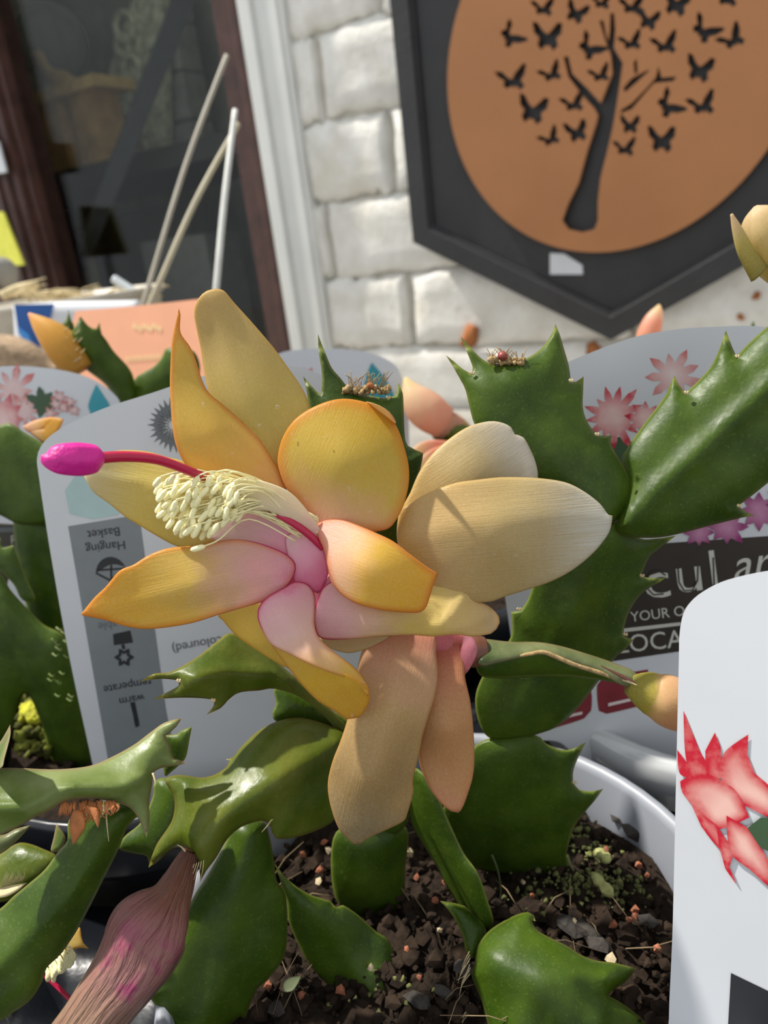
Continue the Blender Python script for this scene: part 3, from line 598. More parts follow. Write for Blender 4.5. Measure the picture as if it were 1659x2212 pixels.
# ---- near label at the right with one bold red bloom
L5, D5 = label_card('plant_label', [(1466, 1440), (1468, 1370), (1476, 1326), (1492, 1300), (1520, 1277), (1570, 1253), (1659, 1233), (1760, 1225), (1860, 1245), (1920, 1300), (1945, 1400), (1990, 2100), (2010, 2250), (1960, 2330), (1880, 2460, 1), (1780, 2460, 1), (1680, 2330), (1450, 2290), (1445, 2200), (1453, 2000), (1460, 1700)],
    [(1466, 1400, .0905), (1445, 2212, .0975), (1659, 2212, .0915)], 'white label with a bold red flower and a dark corner at the pot side')
f2 = lambda L: [(x / 2.425 + 1000, y / 2.425 + 1300) for x, y in L]
for i, L in enumerate(([(1155, 570), (1200, 680), (1245, 790), (1310, 920), (1200, 930), (1165, 800)], [(1320, 685), (1350, 760), (1360, 920), (1280, 930), (1270, 780)], [(1495, 695), (1490, 800), (1530, 900), (1640, 1010), (1640, 1150), (1400, 1020), (1345, 900), (1370, 790)], [(1122, 775), (1180, 850), (1240, 920), (1140, 905)],
        [(1138, 940), (1200, 905), (1300, 910), (1430, 990), (1500, 1130), (1330, 1190), (1215, 1085), (1150, 1000)], [(1200, 1070), (1330, 1170), (1420, 1310), (1350, 1300), (1250, 1180)], [(1330, 1190), (1420, 1320), (1395, 1390), (1432, 1478), (1375, 1400), (1345, 1290)], [(1380, 1120), (1520, 1200), (1640, 1440), (1640, 1520), (1500, 1400), (1400, 1310)])):
    o_ = smooth_outline([(*q, k % 2 == 0 or k == 1) for k, q in enumerate(f2(L))], 7)
    sheet('printed_petal', o_, D5, .00042 + .00006 * i, M['ink_red2'], L5, raw=True, step=6, attr=lambda v, o_=o_: np.c_[1 - np.clip(seg_dist(v, o_, True) / 26, 0, 1) * np.clip(1.45 - np.hypot(v[:, 0] - 1620, v[:, 1] - 1790) / 150, .12, .9), np.zeros(len(v)), np.zeros(len(v))])
sheet('printed_leaf', f2([(1490, 1185), (1560, 1130), (1660, 1140), (1660, 1330), (1560, 1290)]), D5, .0012, M['ink_green'], L5, raw=True, step=25)
sheet('printed_corner', [(1579, 2102), (1662, 2142), (1760, 2190), (1760, 2300), (1568, 2300)], D5, .0005, M['ink_dark'], L5, raw=True, step=60)

# ---- labels further back
L1, D1 = label_card('plant_label', [(-110, 850), (-60, 805), (0, 792), (70, 792), (150, 803), (205, 822), (245, 850), (262, 880), (266, 960), (270, 1200), (262, 1330), (60, 1345), (-90, 1330), (-110, 1100)], [(0, 1300, .224), (260, 1300, .222), (100, 800, .200)], 'small rounded label with pink flower print and teal drop behind the dark segments')
flower_print(28, 845, 55, 9, D1, M['ink_pink'], L1, seed=8); flower_print(50, 888, 42, 9, D1, M['ink_pink'], L1, seed=9, off=.0005); flower_print(5, 905, 55, 10, D1, M['ink_red'], L1, seed=10, off=.0006, inner=.6)
sheet('printed_leaf', star(92, 872, 34, 7, inner=.6, seed=2), D1, .0007, M['ink_green'], L1, raw=True, step=10)
for x, y in ((120, 872), (138, 880), (150, 868), (108, 893), (160, 885), (128, 858)): flower_print(x, y, 15, 6, D1, M['ink_pink'], L1, seed=x, off=.0009)
sheet('printed_drop', [(208, 830, 1), (226, 858), (238, 880), (222, 898), (196, 896), (190, 878), (198, 852)], D1, .0005, M['ink_teal'], L1, step=10)
L3, D3 = label_card('plant_label', [(560, 800), (600, 765), (650, 755), (720, 753), (790, 760), (845, 782), (866, 810), (878, 860), (884, 960), (880, 1150), (700, 1180), (560, 1150)], [(600, 1100, .252), (880, 1100, .250), (720, 760, .231)], 'white arched label with one bright teal drop in front of the brick wall')
sheet('printed_drop', [(803, 783, 1), (828, 812), (846, 842), (856, 880), (820, 890), (785, 870), (788, 822)], D3, .0005, M['ink_teal'], L3, step=10)
flower_print(664, 812, 18, 6, D3, M['ink_pink'], L3, seed=6)
M['peach'] = plain('peach_orange_card', '#f5ae88', .5, var=.04)
L7, D7 = label_card('plant_label', [(162, 672, 1), (300, 660), (440, 645, 1), (470, 655), (474, 700), (470, 960), (300, 985), (150, 960), (150, 760)], [(160, 950, .322), (460, 940, .322), (300, 660, .328)], 'plain peach orange label with cream emblem below the window', 'peach')
for k in range(9): sheet('printed_emblem', [(286 + k*7 + a, 704 + (k % 3)*3 + b) for a, b in ((0, 0), (4, -10), (7, 2), (3, 10))], D7, .0007, M['ink_cream'], L7, raw=True, step=8)
for k in range(11): sheet('printed_emblem', [(272 + k*7 + a, 776 - k*.6 + b) for a, b in ((0, -6), (4, -6), (5, 6), (1, 7))], D7, .0007, M['ink_cream'], L7, raw=True, step=8)

# ---- odds and ends below the window
M['blue'] = plain('deep_blue_print', '#1c56a0', .4, var=.1); M['sky_blue'] = plain('bright_blue_print', '#3f97e6', .4, var=.1); M['straw'] = plain('dry_straw', '#c9b890', .8, var=.25, scale=300); M['clear'] = plain('milky_plastic_tube', '#c6cdd2', .2, var=.05, coat=.4)
PKD = depth_fn([(40, 1050, .475), (300, 1050, .47), (160, 640, .445)])
pk_pts = [(28, 660, 1), (110, 652), (300, 648, 1), (305, 720), (300, 1040, 1), (50, 1060, 1)]
pkc = P(np.array([170.]), np.array([1050.]), np.array([.475]))[0]
pk = thing('seed_packet', (pkc[0], pkc[1], 0), 'white seed packet with a blue slanted panel beside the peach label', 'packet')
pillow('packet_body', pk_pts + [], PKD, .006, M['card'], pk, step=30, w=14)
sheet('printed_panel', [(30, 658), (118, 656), (92, 735), (78, 765), (40, 720)], PKD, .0140, M['blue'], pk, raw=True, step=20)
sheet('printed_panel', [(38, 705), (62, 722), (80, 762), (50, 742)], PKD, .0150, M['sky_blue'], pk, raw=True, step=20)
st_ = []
for k in range(150):
    x = 20 + 290 * RNG.random(); y = 650 - 16 * RNG.random() - 5 * math.sin(x / 40); a = RNG.normal(0, .35); l = 25 + 40 * RNG.random(); d = .56 + .05 * RNG.random()
    c = spline([(x, y, d), (x + l * .5, y - l * .5 * math.sin(a) - 4, d), (x + l, y - l * math.sin(a) + 6, d)], 2); st_.append(ring_tube(P(c[:, 0], c[:, 1], c[:, 2]), np.full(len(c), .0006), 4))
stw = obj('dry_straw', *join(st_)[:2], M['straw'], kind='stuff'); tag(stw, 'loose dry straw lying on the seed packet and tubs', 'straw')
basin_c = P(np.array([150.]), np.array([690.]), np.array([.60]))[0]
bs = thing('plastic_tub', (basin_c[0], basin_c[1], 0), 'pale plastic tub of straw standing under the window', 'tub')
obj('tub', *lathe(basin_c[0], basin_c[1], [(.0, 0), (.055, 0), (.075, basin_c[2] + .012), (.079, basin_c[2] + .014), (.079, basin_c[2] + .018), (.073, basin_c[2] + .018), (.06, .03), (0, .03)], 40), plain('pale_tub_plastic', '#bdb6a8', .5), bs)
def tubo(name, ctrl, mat, label, cat, group=None, **kw): return tag(tube(name, ctrl, mat, None, **kw), label, cat, group)
tubo('plastic_tube', [(246, 602, .57, 9), (272, 620, .57, 10), (303, 640, .57, 10)], M['clear'], 'short milky plastic tube resting on the straw', 'tube')
tubo('wooden_peg', [(4, 640, .58, 10), (40, 625, .58, 11), (80, 614, .58, 9)], M['straw'], 'stubby beige wooden peg poking out of the straw', 'peg')
tubo('garden_cane', [(174, 1100, .42, 5.5), (306, 668, .40, 5.5), (400, 360, .41, 5.5), (490, 120, .42, 5.5)], plain('grey_bamboo', '#a8a294', .6), 'grey thin cane leaning furthest from the white one', 'cane', n=8)
tubo('garden_cane', [(130, 1100, .42, 6.5), (318, 672, .395, 6.5), (420, 440, .40, 6.5), (515, 268, .41, 6)], plain('beige_bamboo', '#b3aa90', .6), 'beige thin cane leaning against the window and crossing the white one', 'cane', n=8)
tubo('garden_cane', [(424, 1100, .41, 7), (462, 680, .385, 7), (484, 440, .39, 7), (508, 238, .40, 6)], plain('white_bamboo', '#d3d4cf', .5), 'white upright cane rising behind the tall yellow petal', 'cane', n=8)
yc = slab('yellow_card', xz([(-60, 455), (8, 458), (54, 572), (-40, 580)], W - .05), W - .052, W - .049, plain('lemon_yellow_card', '#f0ee5a', .5)); tag(yc, 'lemon yellow card beside the dark window frame', 'card')
wc = slab('white_card', xz([(-60, 300), (-2, 305), (16, 372), (-60, 384)], W - .02), W - .022, W - .019, M['card']); tag(wc, 'white card above the yellow card beside the frame', 'card')
bar('card_stake', on_y(np.array([-10.]), np.array([480.]), W - .047)[0], (on_y(np.array([-10.]), np.array([480.]), W - .047)[0][0], W - .047, 0), .004, M['wood'], yc, n=8)
bar('card_stake', on_y(np.array([-44.]), np.array([330.]), W - .0155)[0], (on_y(np.array([-44.]), np.array([330.]), W - .0155)[0][0], W - .0155, 0), .004, M['wood'], wc, n=8)
tubo('grey_stone', [(-40, 610, .60, 30), (0, 592, .60, 38), (24, 605, .60, 22), (36, 612, .60, 4)], plain('grey_pebble', '#8b8984', .8), 'smooth grey stone lying beside the straw', 'stone')
hm = pillow('hessian_bundle', [(-60, 735), (0, 722), (60, 735), (110, 775), (140, 830), (150, 1180), (40, 1240), (-60, 1200)], [(-60, 1200, .445), (120, 1200, .445), (20, 730, .40)], .02, plain('brown_hessian', '#a58d72', .9, var=.35, scale=350, bump=.002, bscale=400), None, step=20, w=40); tag(hm, 'brown hessian bundle behind the small rounded label', 'bundle')

# ================================================================== THE POTTED CACTI
NP = 'potted cacti in the tray'
A = thing('potted_cactus', (*pc(0, 0), 0), 'cactus in a grey pot with the open yellow flower', 'potted plant')
pot_parts(A, 0, 0, M['pot_grey'], crumbs=2600, seed=3)
Cp = thing('potted_cactus', (*pc(-1, 0), 0), 'cactus with dark hanging segments beside the grey care label', 'potted plant'); pot_parts(Cp, -1, 0, M['pot_black'], crumbs=500, seed=4)
Bp = thing('potted_cactus', (*pc(-1, -1), 0), 'cactus whose arching segments end in spiny tips and a rusty tuft', 'potted plant'); pot_parts(Bp, -1, -1, M['pot_black'], crumbs=300, seed=5)
Ep = thing('potted_cactus', (*pc(-1, 1), 0), 'cactus with a peach pink bud in front of the bricks', 'potted plant'); pot_parts(Ep, -1, 1, M['pot_black'], crumbs=200, seed=6)
Dp = thing('potted_cactus', (*pc(-2, 0), 0), 'cactus with a plain orange bud before the peach label', 'potted plant'); pot_parts(Dp, -2, 0, M['pot_black'], crumbs=100, seed=7)
Gp = thing('potted_cactus', (*pc(-1, 2), 0), 'cactus whose single pink bud peeps over the tall label', 'potted plant'); pot_parts(Gp, -1, 2, M['pot_black'], crumbs=50, seed=8)
Ip = thing('plant_pot', (*pc(1, 0), 0), 'black pot holding the white label with the bold red flower', 'pot'); pot_parts(Ip, 1, 0, M['pot_black'], crumbs=60, seed=12)
Hp = thing('plant_pot', (*pc(0, 1), 0), 'shiny silver grey pot holding the tall lettered label', 'pot'); pot_parts(Hp, 0, 1, M['pot_black'], crumbs=200, seed=9); obj('rim', *lathe(*pc(0, 1), [(.0442, .0700), (.0456, .0700), (.0458, .0785), (.0448, .0808), (.0430, .0808), (.0424, .0790)], 64), M['pot_rimgrey'], Hp)

def seg(par, outline, ctrl, mat='green', T=.0016, w=42, step=15, axis=None, ribs=(), wav=.00010, name='stem_segment', label=None):
    return pillow(name, outline, ctrl, T, M[mat], par, step=step, w=w * 1.5, axis=axis, ribs=ribs, wav=wav, label=label, lens=.8)
c3 = lambda L: [((q[0] / 2.186 + 900, q[1] / 2.186 + 640) + tuple(q[2:])) for q in L]
# --- main plant, right side: two upright segments on two below them
seg(A, [(1100, 1010), (1050, 960), (1024, 914), (1014, 878), (1005, 841), (991, 814), (978, 791), (963, 767, 1), (982, 782), (1001, 798), (1020, 808, 1), (1021, 793), (1010, 764), (995, 727, 1), (1014, 747), (1033, 768), (1056, 783), (1097, 786), (1129, 777), (1156, 763), (1179, 741), (1195, 715), (1200, 700, 1), (1209, 722), (1220, 759), (1229, 791), (1233, 823, 1), (1243, 825), (1261, 813, 1), (1260, 837), (1259, 878), (1266, 905), (1282, 930), (1298, 941), (1321, 940, 1), (1319, 956), (1330, 979), (1346, 1006), (1360, 1033), (1364, 1061), (1360, 1088), (1348, 1107), (1335, 1120), (1315, 1135), (1270, 1130), (1180, 1080)],
    [(1110, 790, .1075), (1150, 1000, .1070), (1330, 1130, .1085), (1260, 840, .1085), (1000, 800, .1080)], ribs=[([(1098, 786), (1150, 920), (1320, 1130)], .0008, 30)], T=.0018)
seg(A, [(1344, 992), (1357, 965), (1385, 924), (1417, 882), (1440, 850), (1449, 828), (1457, 811, 1), (1467, 832), (1481, 848, 1), (1508, 823), (1536, 791), (1554, 754), (1568, 713, 1), (1582, 750), (1591, 770, 1), (1614, 745), (1659, 704), (1720, 655), (1790, 625), (1850, 700), (1830, 820), (1740, 980), (1659, 1043), (1632, 1065), (1595, 1093, 1), (1614, 1107), (1632, 1113, 1), (1604, 1118), (1540, 1134), (1472, 1152), (1426, 1161), (1380, 1162), (1348, 1158), (1330, 1143), (1330, 1125), (1340, 1100), (1352, 1050)],
    [(1345, 1000, .1100), (1335, 1140, .1086), (1500, 1010, .1072), (1659, 870, .1050), (1820, 700, .102), (1480, 860, .1085), (1540, 1120, .1082)], ribs=[([(1335, 1135), (1440, 1040), (1560, 930), (1700, 800), (1830, 690)], .0013, 26)], T=.0019)
seg(A, [(1200, 1150), (1325, 1125), (1380, 1162), (1420, 1163), (1460, 1157, 1), (1426, 1184), (1403, 1203), (1392, 1226), (1385, 1244, 1), (1403, 1249), (1440, 1248, 1), (1417, 1262), (1394, 1276), (1376, 1294), (1357, 1326), (1348, 1358), (1347, 1374, 1), (1367, 1382, 1), (1355, 1399), (1326, 1424), (1301, 1461), (1247, 1531), (1206, 1568), (1161, 1586), (1107, 1598), (1060, 1596), (1034, 1560), (1028, 1498), (1060, 1430), (1101, 1381), (1106, 1349), (1104, 1322, 1), (1124, 1317), (1138, 1299), (1149, 1270), (1160, 1210)],
    [(1325, 1135, .1095), (1200, 1330, .1145), (1100, 1590, .1210), (1440, 1248, .1145), (1104, 1330, .1150), (1300, 1440, .1165)], ribs=[([(1325, 1130), (1240, 1320), (1110, 1590)], .0008, 32)], mat='green')
seg(A, [(1030, 1608), (1090, 1590), (1157, 1588), (1181, 1607), (1214, 1620), (1239, 1617), (1266, 1603, 1), (1252, 1630), (1239, 1663), (1238, 1690, 1), (1252, 1706), (1280, 1709), (1303, 1704, 1), (1285, 1729), (1264, 1754), (1243, 1782), (1231, 1815), (1224, 1846), (1222, 1884), (1165, 1894), (1082, 1890), (1010, 1870), (964, 1840), (955, 1760), (985, 1680)],
    [(1090, 1600, .1215), (1120, 1880, .1325), (1290, 1710, .1260), (970, 1800, .1285)], ribs=[([(1095, 1595), (1110, 1880)], .0008, 36)], mat='green', T=.0020)
# whisker roots hanging from its lower corners
def hair(par, pts, r=1.1, mat='hair', name='bristle', n=5): return tube(name, [(*p, r * (1 - .7 * i / (len(pts) - 1))) for i, p in enumerate(pts)], M[mat], par, n=n, k=4)
hair(A, [(1224, 1846, .128), (1232, 1868, .128), (1240, 1882, .128)], 4, 'green_pale', 'aerial_root'); hair(A, [(1062, 1846, .127), (1075, 1880, .127), (1082, 1925, .128), (1078, 1960, .128)], 3, 'green_thin', 'aerial_root')
# --- main plant, centre: the upright stem behind the flower
seg(A, [(687, 721, 1), (693, 738), (705, 768), (717, 795), (735, 816), (753, 838), (771, 849), (801, 855), (837, 860), (852, 855), (861, 828, 1), (870, 849), (872, 885), (876, 952), (889, 967), (914, 979, 1), (911, 1000), (900, 1040), (880, 1080), (840, 1110), (800, 1105), (740, 1060), (690, 960), (668, 879), (662, 843), (655, 813, 1), (668, 828), (684, 846), (693, 851, 1), (696, 822), (693, 789), (688, 756)],
    [(690, 740, .1080), (770, 850, .1085), (860, 840, .1090), (905, 985, .1080), (810, 1100, .1090)], ribs=[([(795, 850), (815, 1100)], .0007, 26)])
seg(A, [(800, 1090), (850, 1090), (878, 1150), (884, 1260), (876, 1360), (850, 1440), (815, 1442), (795, 1360), (790, 1250), (788, 1150)], [(820, 1090, .1095), (840, 1440, .1165), (880, 1260, .1125)], mat='green')
seg(A, [(815, 1430), (852, 1430), (885, 1500), (895, 1620), (890, 1740), (860, 1800), (790, 1800), (755, 1740), (742, 1640), (745, 1560), (780, 1480)], [(830, 1430, .1165), (820, 1800, .1255), (890, 1620, .1205)], mat='green')
seg(A, [(745, 1785), (800, 1775), (860, 1780), (882, 1800), (876, 1877), (874, 1925), (858, 1975), (806, 1990), (764, 1982), (727, 1945), (715, 1880), (720, 1810)], [(800, 1780, .1255), (800, 1985, .1305), (875, 1880, .1290)], mat='green', T=.003, w=60)
# narrow stalk running down to the bright leaf
seg(A, [(890, 1665), (912, 1668), (942, 1712), (975, 1786), (1003, 1844), (1032, 1885), (1053, 1943), (1066, 1995), (1040, 2025), (1005, 1985), (987, 1951), (962, 1910), (946, 1877), (921, 1836), (892, 1786), (882, 1740)], [(895, 1680, .117), (960, 1880, .1215), (1050, 2010, .1185)], mat='green', T=.0026, w=30, step=11)
seg(A, [(950, 1946, 1), (975, 1949), (1004, 1957, 1), (1030, 1980), (1050, 2005), (1045, 2045), (1022, 2070), (1006, 2055), (1000, 2025), (985, 1990), (970, 1968)], [(960, 1950, .1175), (1030, 2000, .1165), (1020, 2065, .1145)], mat='green', T=.0012, w=16, step=9)
seg(A, [(1018, 2104), (1025, 2080), (1033, 2042), (1054, 2013), (1082, 1993), (1115, 1976), (1140, 1970), (1153, 1976), (1157, 1990, 1), (1148, 1988), (1161, 2009), (1190, 2026), (1223, 2042), (1256, 2063), (1289, 2075), (1330, 2080), (1375, 2092, 1), (1351, 2121), (1322, 2141), (1314, 2150, 1), (1342, 2166), (1371, 2187), (1396, 2212), (1440, 2290), (1380, 2360), (1200, 2390), (1090, 2310), (1054, 2212), (1041, 2166), (1025, 2125)],
    [(1040, 2060, .1120), (1140, 1985, .1135), (1200, 2110, .1070), (1375, 2092, .1090), (1200, 2380, .1020), (1030, 2150, .1105), (1400, 2280, .1050)], mat='green', T=.0022, w=50, ribs=[([(1045, 2070), (1150, 2120), (1300, 2300)], .0010, 40), ([(1330, 2100), (1300, 2160), (1290, 2220)], .0008, 20)])
for k in range(12):
    y = 2055 + 7 * k if k < 8 else 2165 + 6 * k - 48; hair(A, [(1014 + k % 3, y, .111), (1004 - 2 * (k % 4), y + 20 + 4 * (k % 3), .1105), (998 - 3 * (k % 5), y + 34 + 5 * (k % 4), .1105)], 1.0)
# low leaves in the pot
seg(A, [(593, 1864, 1), (620, 1898), (665, 1930), (715, 1947), (725, 1960, 1), (740, 1955), (773, 1976), (814, 2013), (834, 2025), (849, 2054), (849, 2108), (845, 2178), (853, 2203, 1), (834, 2194), (781, 2170), (715, 2133), (674, 2091), (649, 2050), (624, 1992), (618, 1943)], [(600, 1870, .1150), (730, 1960, .1180), (700, 2100, .1185), (850, 2195, .1160), (845, 2050, .1195)], mat='green', T=.0013, w=30, ribs=[([(640, 1930), (740, 2050), (845, 2190)], .0006, 25)])
seg(A, [(501, 1790), (530, 1772), (569, 1774), (583, 1811), (591, 1854), (598, 1903), (617, 1932), (621, 2014), (612, 2071), (579, 2115), (554, 2139), (537, 2180), (530, 2202, 1), (518, 2196, 1), (482, 2230), (440, 2290), (376, 2260), (340, 2180), (322, 2129), (386, 1999), (424, 1927), (444, 1898), (482, 1830)], [(550, 1780, .1135), (480, 2000, .1115), (450, 2280, .1090), (610, 1980, .1150)], mat='green', T=.0020, w=46, ribs=[([(545, 1790), (500, 2000), (440, 2250)], .0008, 36)])
# --- main plant, left: branch that carries the wilted bloom
c6 = lambda L: [((q[0] / 2.074, q[1] / 2.074 + 1300) + tuple(q[2:])) for q in L]
seg(A, c6([(740, 800), (800, 775), (900, 787), (960, 775), (1015, 740), (1030, 712, 1), (1012, 706, 1), (1040, 700), (1090, 640), (1170, 570), (1260, 530), (1350, 520), (1450, 545), (1550, 590), (1570, 700), (1560, 850), (1500, 975), (1400, 1032), (1300, 1060), (1235, 1058), (1212, 1010, 1), (1190, 985), (1150, 985), (1080, 1010), (1020, 1062), (970, 1145), (925, 1205), (897, 1255, 1), (890, 1190), (845, 1115), (790, 1100), (720, 1150), (665, 1190, 1), (700, 1090), (770, 980), (780, 880)]),
    [(720, 1640, .1120), (600, 1690, .1060), (430, 1690, .1060), (440, 1870, .1015), (690, 1780, .1105), (560, 1600, .1090), (340, 1860, .1045)], mat='green_olive', T=.0021, w=44, ribs=[([(730, 1610), (590, 1690), (480, 1770), (415, 1845)], .0014, 30), ([(400, 1690), (390, 1760), (340, 1850)], .0006, 18)])
seg(A, [(333, 1690), (360, 1680), (400, 1700), (400, 1790), (352, 1852), (322, 1874, 1), (318, 1850), (295, 1845), (256, 1833), (270, 1806), (305, 1775), (330, 1720)], [(340, 1690, .1100), (390, 1790, .1085), (260, 1830, .1085)], mat='green', T=.0014, w=30)
seg(A, c6([(625, 357, 1), (690, 322), (760, 315), (830, 280), (900, 235), (980, 170), (1030, 140), (1100, 165), (1200, 235), (1290, 310), (1400, 400), (1480, 480), (1560, 570), (1530, 590), (1440, 500), (1340, 425), (1230, 390), (1160, 398), (1100, 402), (1060, 412), (1020, 442), (990, 475), (925, 506, 1), (955, 470), (962, 440, 1), (900, 432), (800, 430), (680, 437, 1), (740, 410), (800, 375), (802, 352, 1), (720, 345)]),
    [(740, 1570, .1150), (593, 1470, .1110), (430, 1460, .1055), (305, 1472, .1035), (330, 1510, .1040), (500, 1390, .1100), (450, 1540, .1055)], mat='green_olive', T=.0015, w=34, step=13, ribs=[([(745, 1570), (600, 1460), (480, 1450), (400, 1475)], .0012, 18)])
seg(A, [(593, 1485), (640, 1495), (700, 1525), (755, 1560), (752, 1590), (700, 1575), (651, 1560), (600, 1562), (588, 1540), (597, 1520)], [(600, 1490, .1150), (745, 1570, .1165), (600, 1555, .1150)], mat='green', T=.0011, w=24)
# thin edge-on segment between flower and side bud
seg(A, [(1030, 1380), (1041, 1379), (1103, 1386), (1165, 1387), (1214, 1396), (1268, 1412), (1322, 1430), (1372, 1452), (1385, 1480), (1346, 1482), (1301, 1457), (1247, 1441), (1206, 1425), (1173, 1412), (1136, 1418), (1082, 1430), (1041, 1438), (1026, 1420)], [(1035, 1400, .1062), (1165, 1390, .1062), (1173, 1411, .1040), (1360, 1465, .1042), (1270, 1414, .1054), (1250, 1440, .1040)], mat='green_thin', T=.0011, w=14, step=9)
seg(A, [(1026, 1424), (1041, 1432), (1082, 1424), (1136, 1412), (1173, 1407), (1206, 1420), (1247, 1436), (1301, 1452), (1346, 1478), (1300, 1470), (1230, 1462), (1150, 1462), (1080, 1466), (1036, 1458)], [(1040, 1436, .1056), (1173, 1410, .1043), (1150, 1460, .1075), (1301, 1455, .1045), (1240, 1460, .1062)], mat='green', T=.0008, w=12, step=9)
tube('ridge', [(1060, 1428, .1046, 3), (1136, 1414, .1036, 4), (1173, 1409, .1033, 5), (1206, 1421, .1033, 5), (1247, 1438, .1034, 5), (1301, 1455, .1035, 5), (1330, 1468, .1036, 3)], M['areole'], A, n=8)
tube('spine', [(1370, 1476, .102, 4), (1345, 1462, .1015, 4), (1298, 1438, .1010, 1)], M['spine_tip'], A, n=6); tube('spine', [(1346, 1468, .102, 4), (1376, 1480, .1005, 1)], M['hair'], A, n=6)
M['bud_side'] = petal('pale_green_pink_bud', [(0, '#8f8c1c'), (.3, '#a59a2a'), (.42, '#d9b476'), (.7, '#e3a680'), (1, '#e0b294')], '#d8744a', tr=.25, gloss=.3)
tube('flower_bud', [(1356, 1480, .1040, 20), (1380, 1488, .1038, 36), (1400, 1495, .1036, 44), (1412, 1500, .1035, 47), (1440, 1510, .1032, 55), (1480, 1530, .1030, 52), (1530, 1550, .1028, 30), (1560, 1562, .1026, 4)], M['bud_side'], A, n=18, k=5, lob=(5, .05), label='small plump green and pink side bud')
# far right bud at the outer end of the big right segment, close to the lens
M['bud_pale'] = petal('pale_cream_bud', [(0, '#8f7f2a'), (.45, '#b9a351'), (1, '#e6c6a2')], '#b39a3a', tr=.3)
tube('flower_bud', [(1800, 640, .098, 30), (1740, 610, .0925, 40), (1690, 560, .0885, 55), (1660, 510, .0865, 56), (1640, 465, .0855, 34), (1632, 445, .0852, 4)], M['bud_pale'], A, n=18, lob=(4, .06), label='pale cream bud at the end of the big right segment')
tube('bud_scale', [(1640, 590, .0862, 26), (1612, 545, .0850, 20), (1594, 500, .0845, 13), (1580, 462, .0842, 3)], M['bud_pale'], A, n=10, flat=(.4, R[:, 2]))

# areoles: woolly pads with bristles on cut segment tops
def areole(par, c, w_, h_, n, mat='hair', seed=1, up=(0, -1)):
    rg = np.random.default_rng(seed); d = c[2]; bl = [blob(P(np.array([c[0] + rg.uniform(-w_, w_)]), np.array([c[1] + rg.uniform(-h_, h_) * .6]), np.array([d + rg.uniform(-.0006, .0006)]))[0], 0.00025 + .0003 * rg.random(), k, .5) for k in range(46)]
    for k in range(n):
        x = c[0] + rg.uniform(-w_, w_); y = c[1] - 2; L = h_ * (1.3 + 2.4 * rg.random()); dx = rg.normal(0, .55) * L
        q = spline([(x, y, d), (x + dx * .5, y - L * .6, d - .0003), (x + dx, y - L, d - .0004)], 3); bl.append(ring_tube(P(q[:, 0], q[:, 1], q[:, 2]), np.full(len(q), .00005), 4))
    return obj('areole', *join(bl)[:2], M['areole'], par, True, kind=None)
areole(A, (1095, 780, .1068), 36, 8, 34, seed=2); areole(A, (790, 843, .1078), 48, 11, 40, seed=3)
v, f = blob(P(np.array([1086.]), np.array([768.]), np.array([.1062]))[0], .0008, 3, .2); obj('new_bud', v, f, plain('tiny_red_bud', '#8f4038', .4), A)
v, f = blob(P(np.array([800.]), np.array([832.]), np.array([.1072]))[0], .0006, 4, .4, (1, .6, .8)); obj('new_bud', v, f, M['tuft'], A)
for i, (x, y, d) in enumerate(((1233, 822, .1065), (1289, 938, .1065), (1592, 770, .1060), (1482, 848, .1065), (1386, 1243, .1125), (1350, 1370, .1135), (1120, 1316, .1130), (1020, 806, .1070), (838, 858, .1075), (1240, 1690, .1235), (1596, 1092, .1060), (460, 1512, .1040), (800 / 2.074, 1470, .1030))):
    bl = [blob(P(np.array([x + 3. * math.cos(k * 2)]), np.array([y + 3. * math.sin(k * 3)]), np.array([d]))[0], .00022, k) for k in range(4)]; obj('areole', *join(bl)[:2], M['hair'], A)
for k in range(7): hair(A, [(440 - 5 * k, 1858 + 2 * k, .1000), (438 - 7 * k, 1878 + 3 * k, .0996), (432 - 9 * k, 1905 + 4 * (k % 3), .0994)], 1.1)
hair(A, [(400, 1838, .100), (392, 1830, .0995), (383, 1825, .099)], 3); hair(A, [(580, 1780, .103), (572, 1790, .1025), (565, 1798, .1025)], 2); hair(A, [(580, 1780, .103), (586, 1772, .1025), (590, 1770, .1025)], 2)

# wilted pink bloom hanging from the left branch
M['wilt'] = None
m = N('wilted_pink_flower'); al, ac, e, vv = m.st(); nz = m.noise(150, 4); sc = m.n('ShaderNodeCombineXYZ'); m1 = m.n('ShaderNodeMath', operation='MULTIPLY'); m.l(ac, m1.inputs[0]); m1.inputs[1].default_value = 22
m2 = m.n('ShaderNodeMath', operation='MULTIPLY'); m.l(al, m2.inputs[0]); m2.inputs[1].default_value = 3; m.l(m1.outputs[0], sc.inputs[0]); m.l(m2.outputs[0], sc.inputs[1]); ln = m.noise(1.3, 4, sc.outputs[0])
col = m.ramp(al, [(0, lin('#5a3220')), (.26, lin('#6a402c')), (.38, lin('#855652')), (.62, lin('#8c625e')), (.8, lin('#876a56')), (1, lin('#82684c'))]); col = m.mix(m.rng(ln, .5, .75, 0, .45), col, lin('#8a5348')); pk_ = m.n('ShaderNodeMath', operation='MULTIPLY'); m.l(m.rng(nz, .55, .62), pk_.inputs[0]); m.l(m.rng(al, .40, .5), pk_.inputs[1]); col = m.mix(pk_.outputs[0], col, lin('#8c3a5a'))
m.set(Base_Color=col, Roughness=.42, Specular_IOR_Level=.4); m.bump(ln, .0012, .9); M['wilt'] = m.m
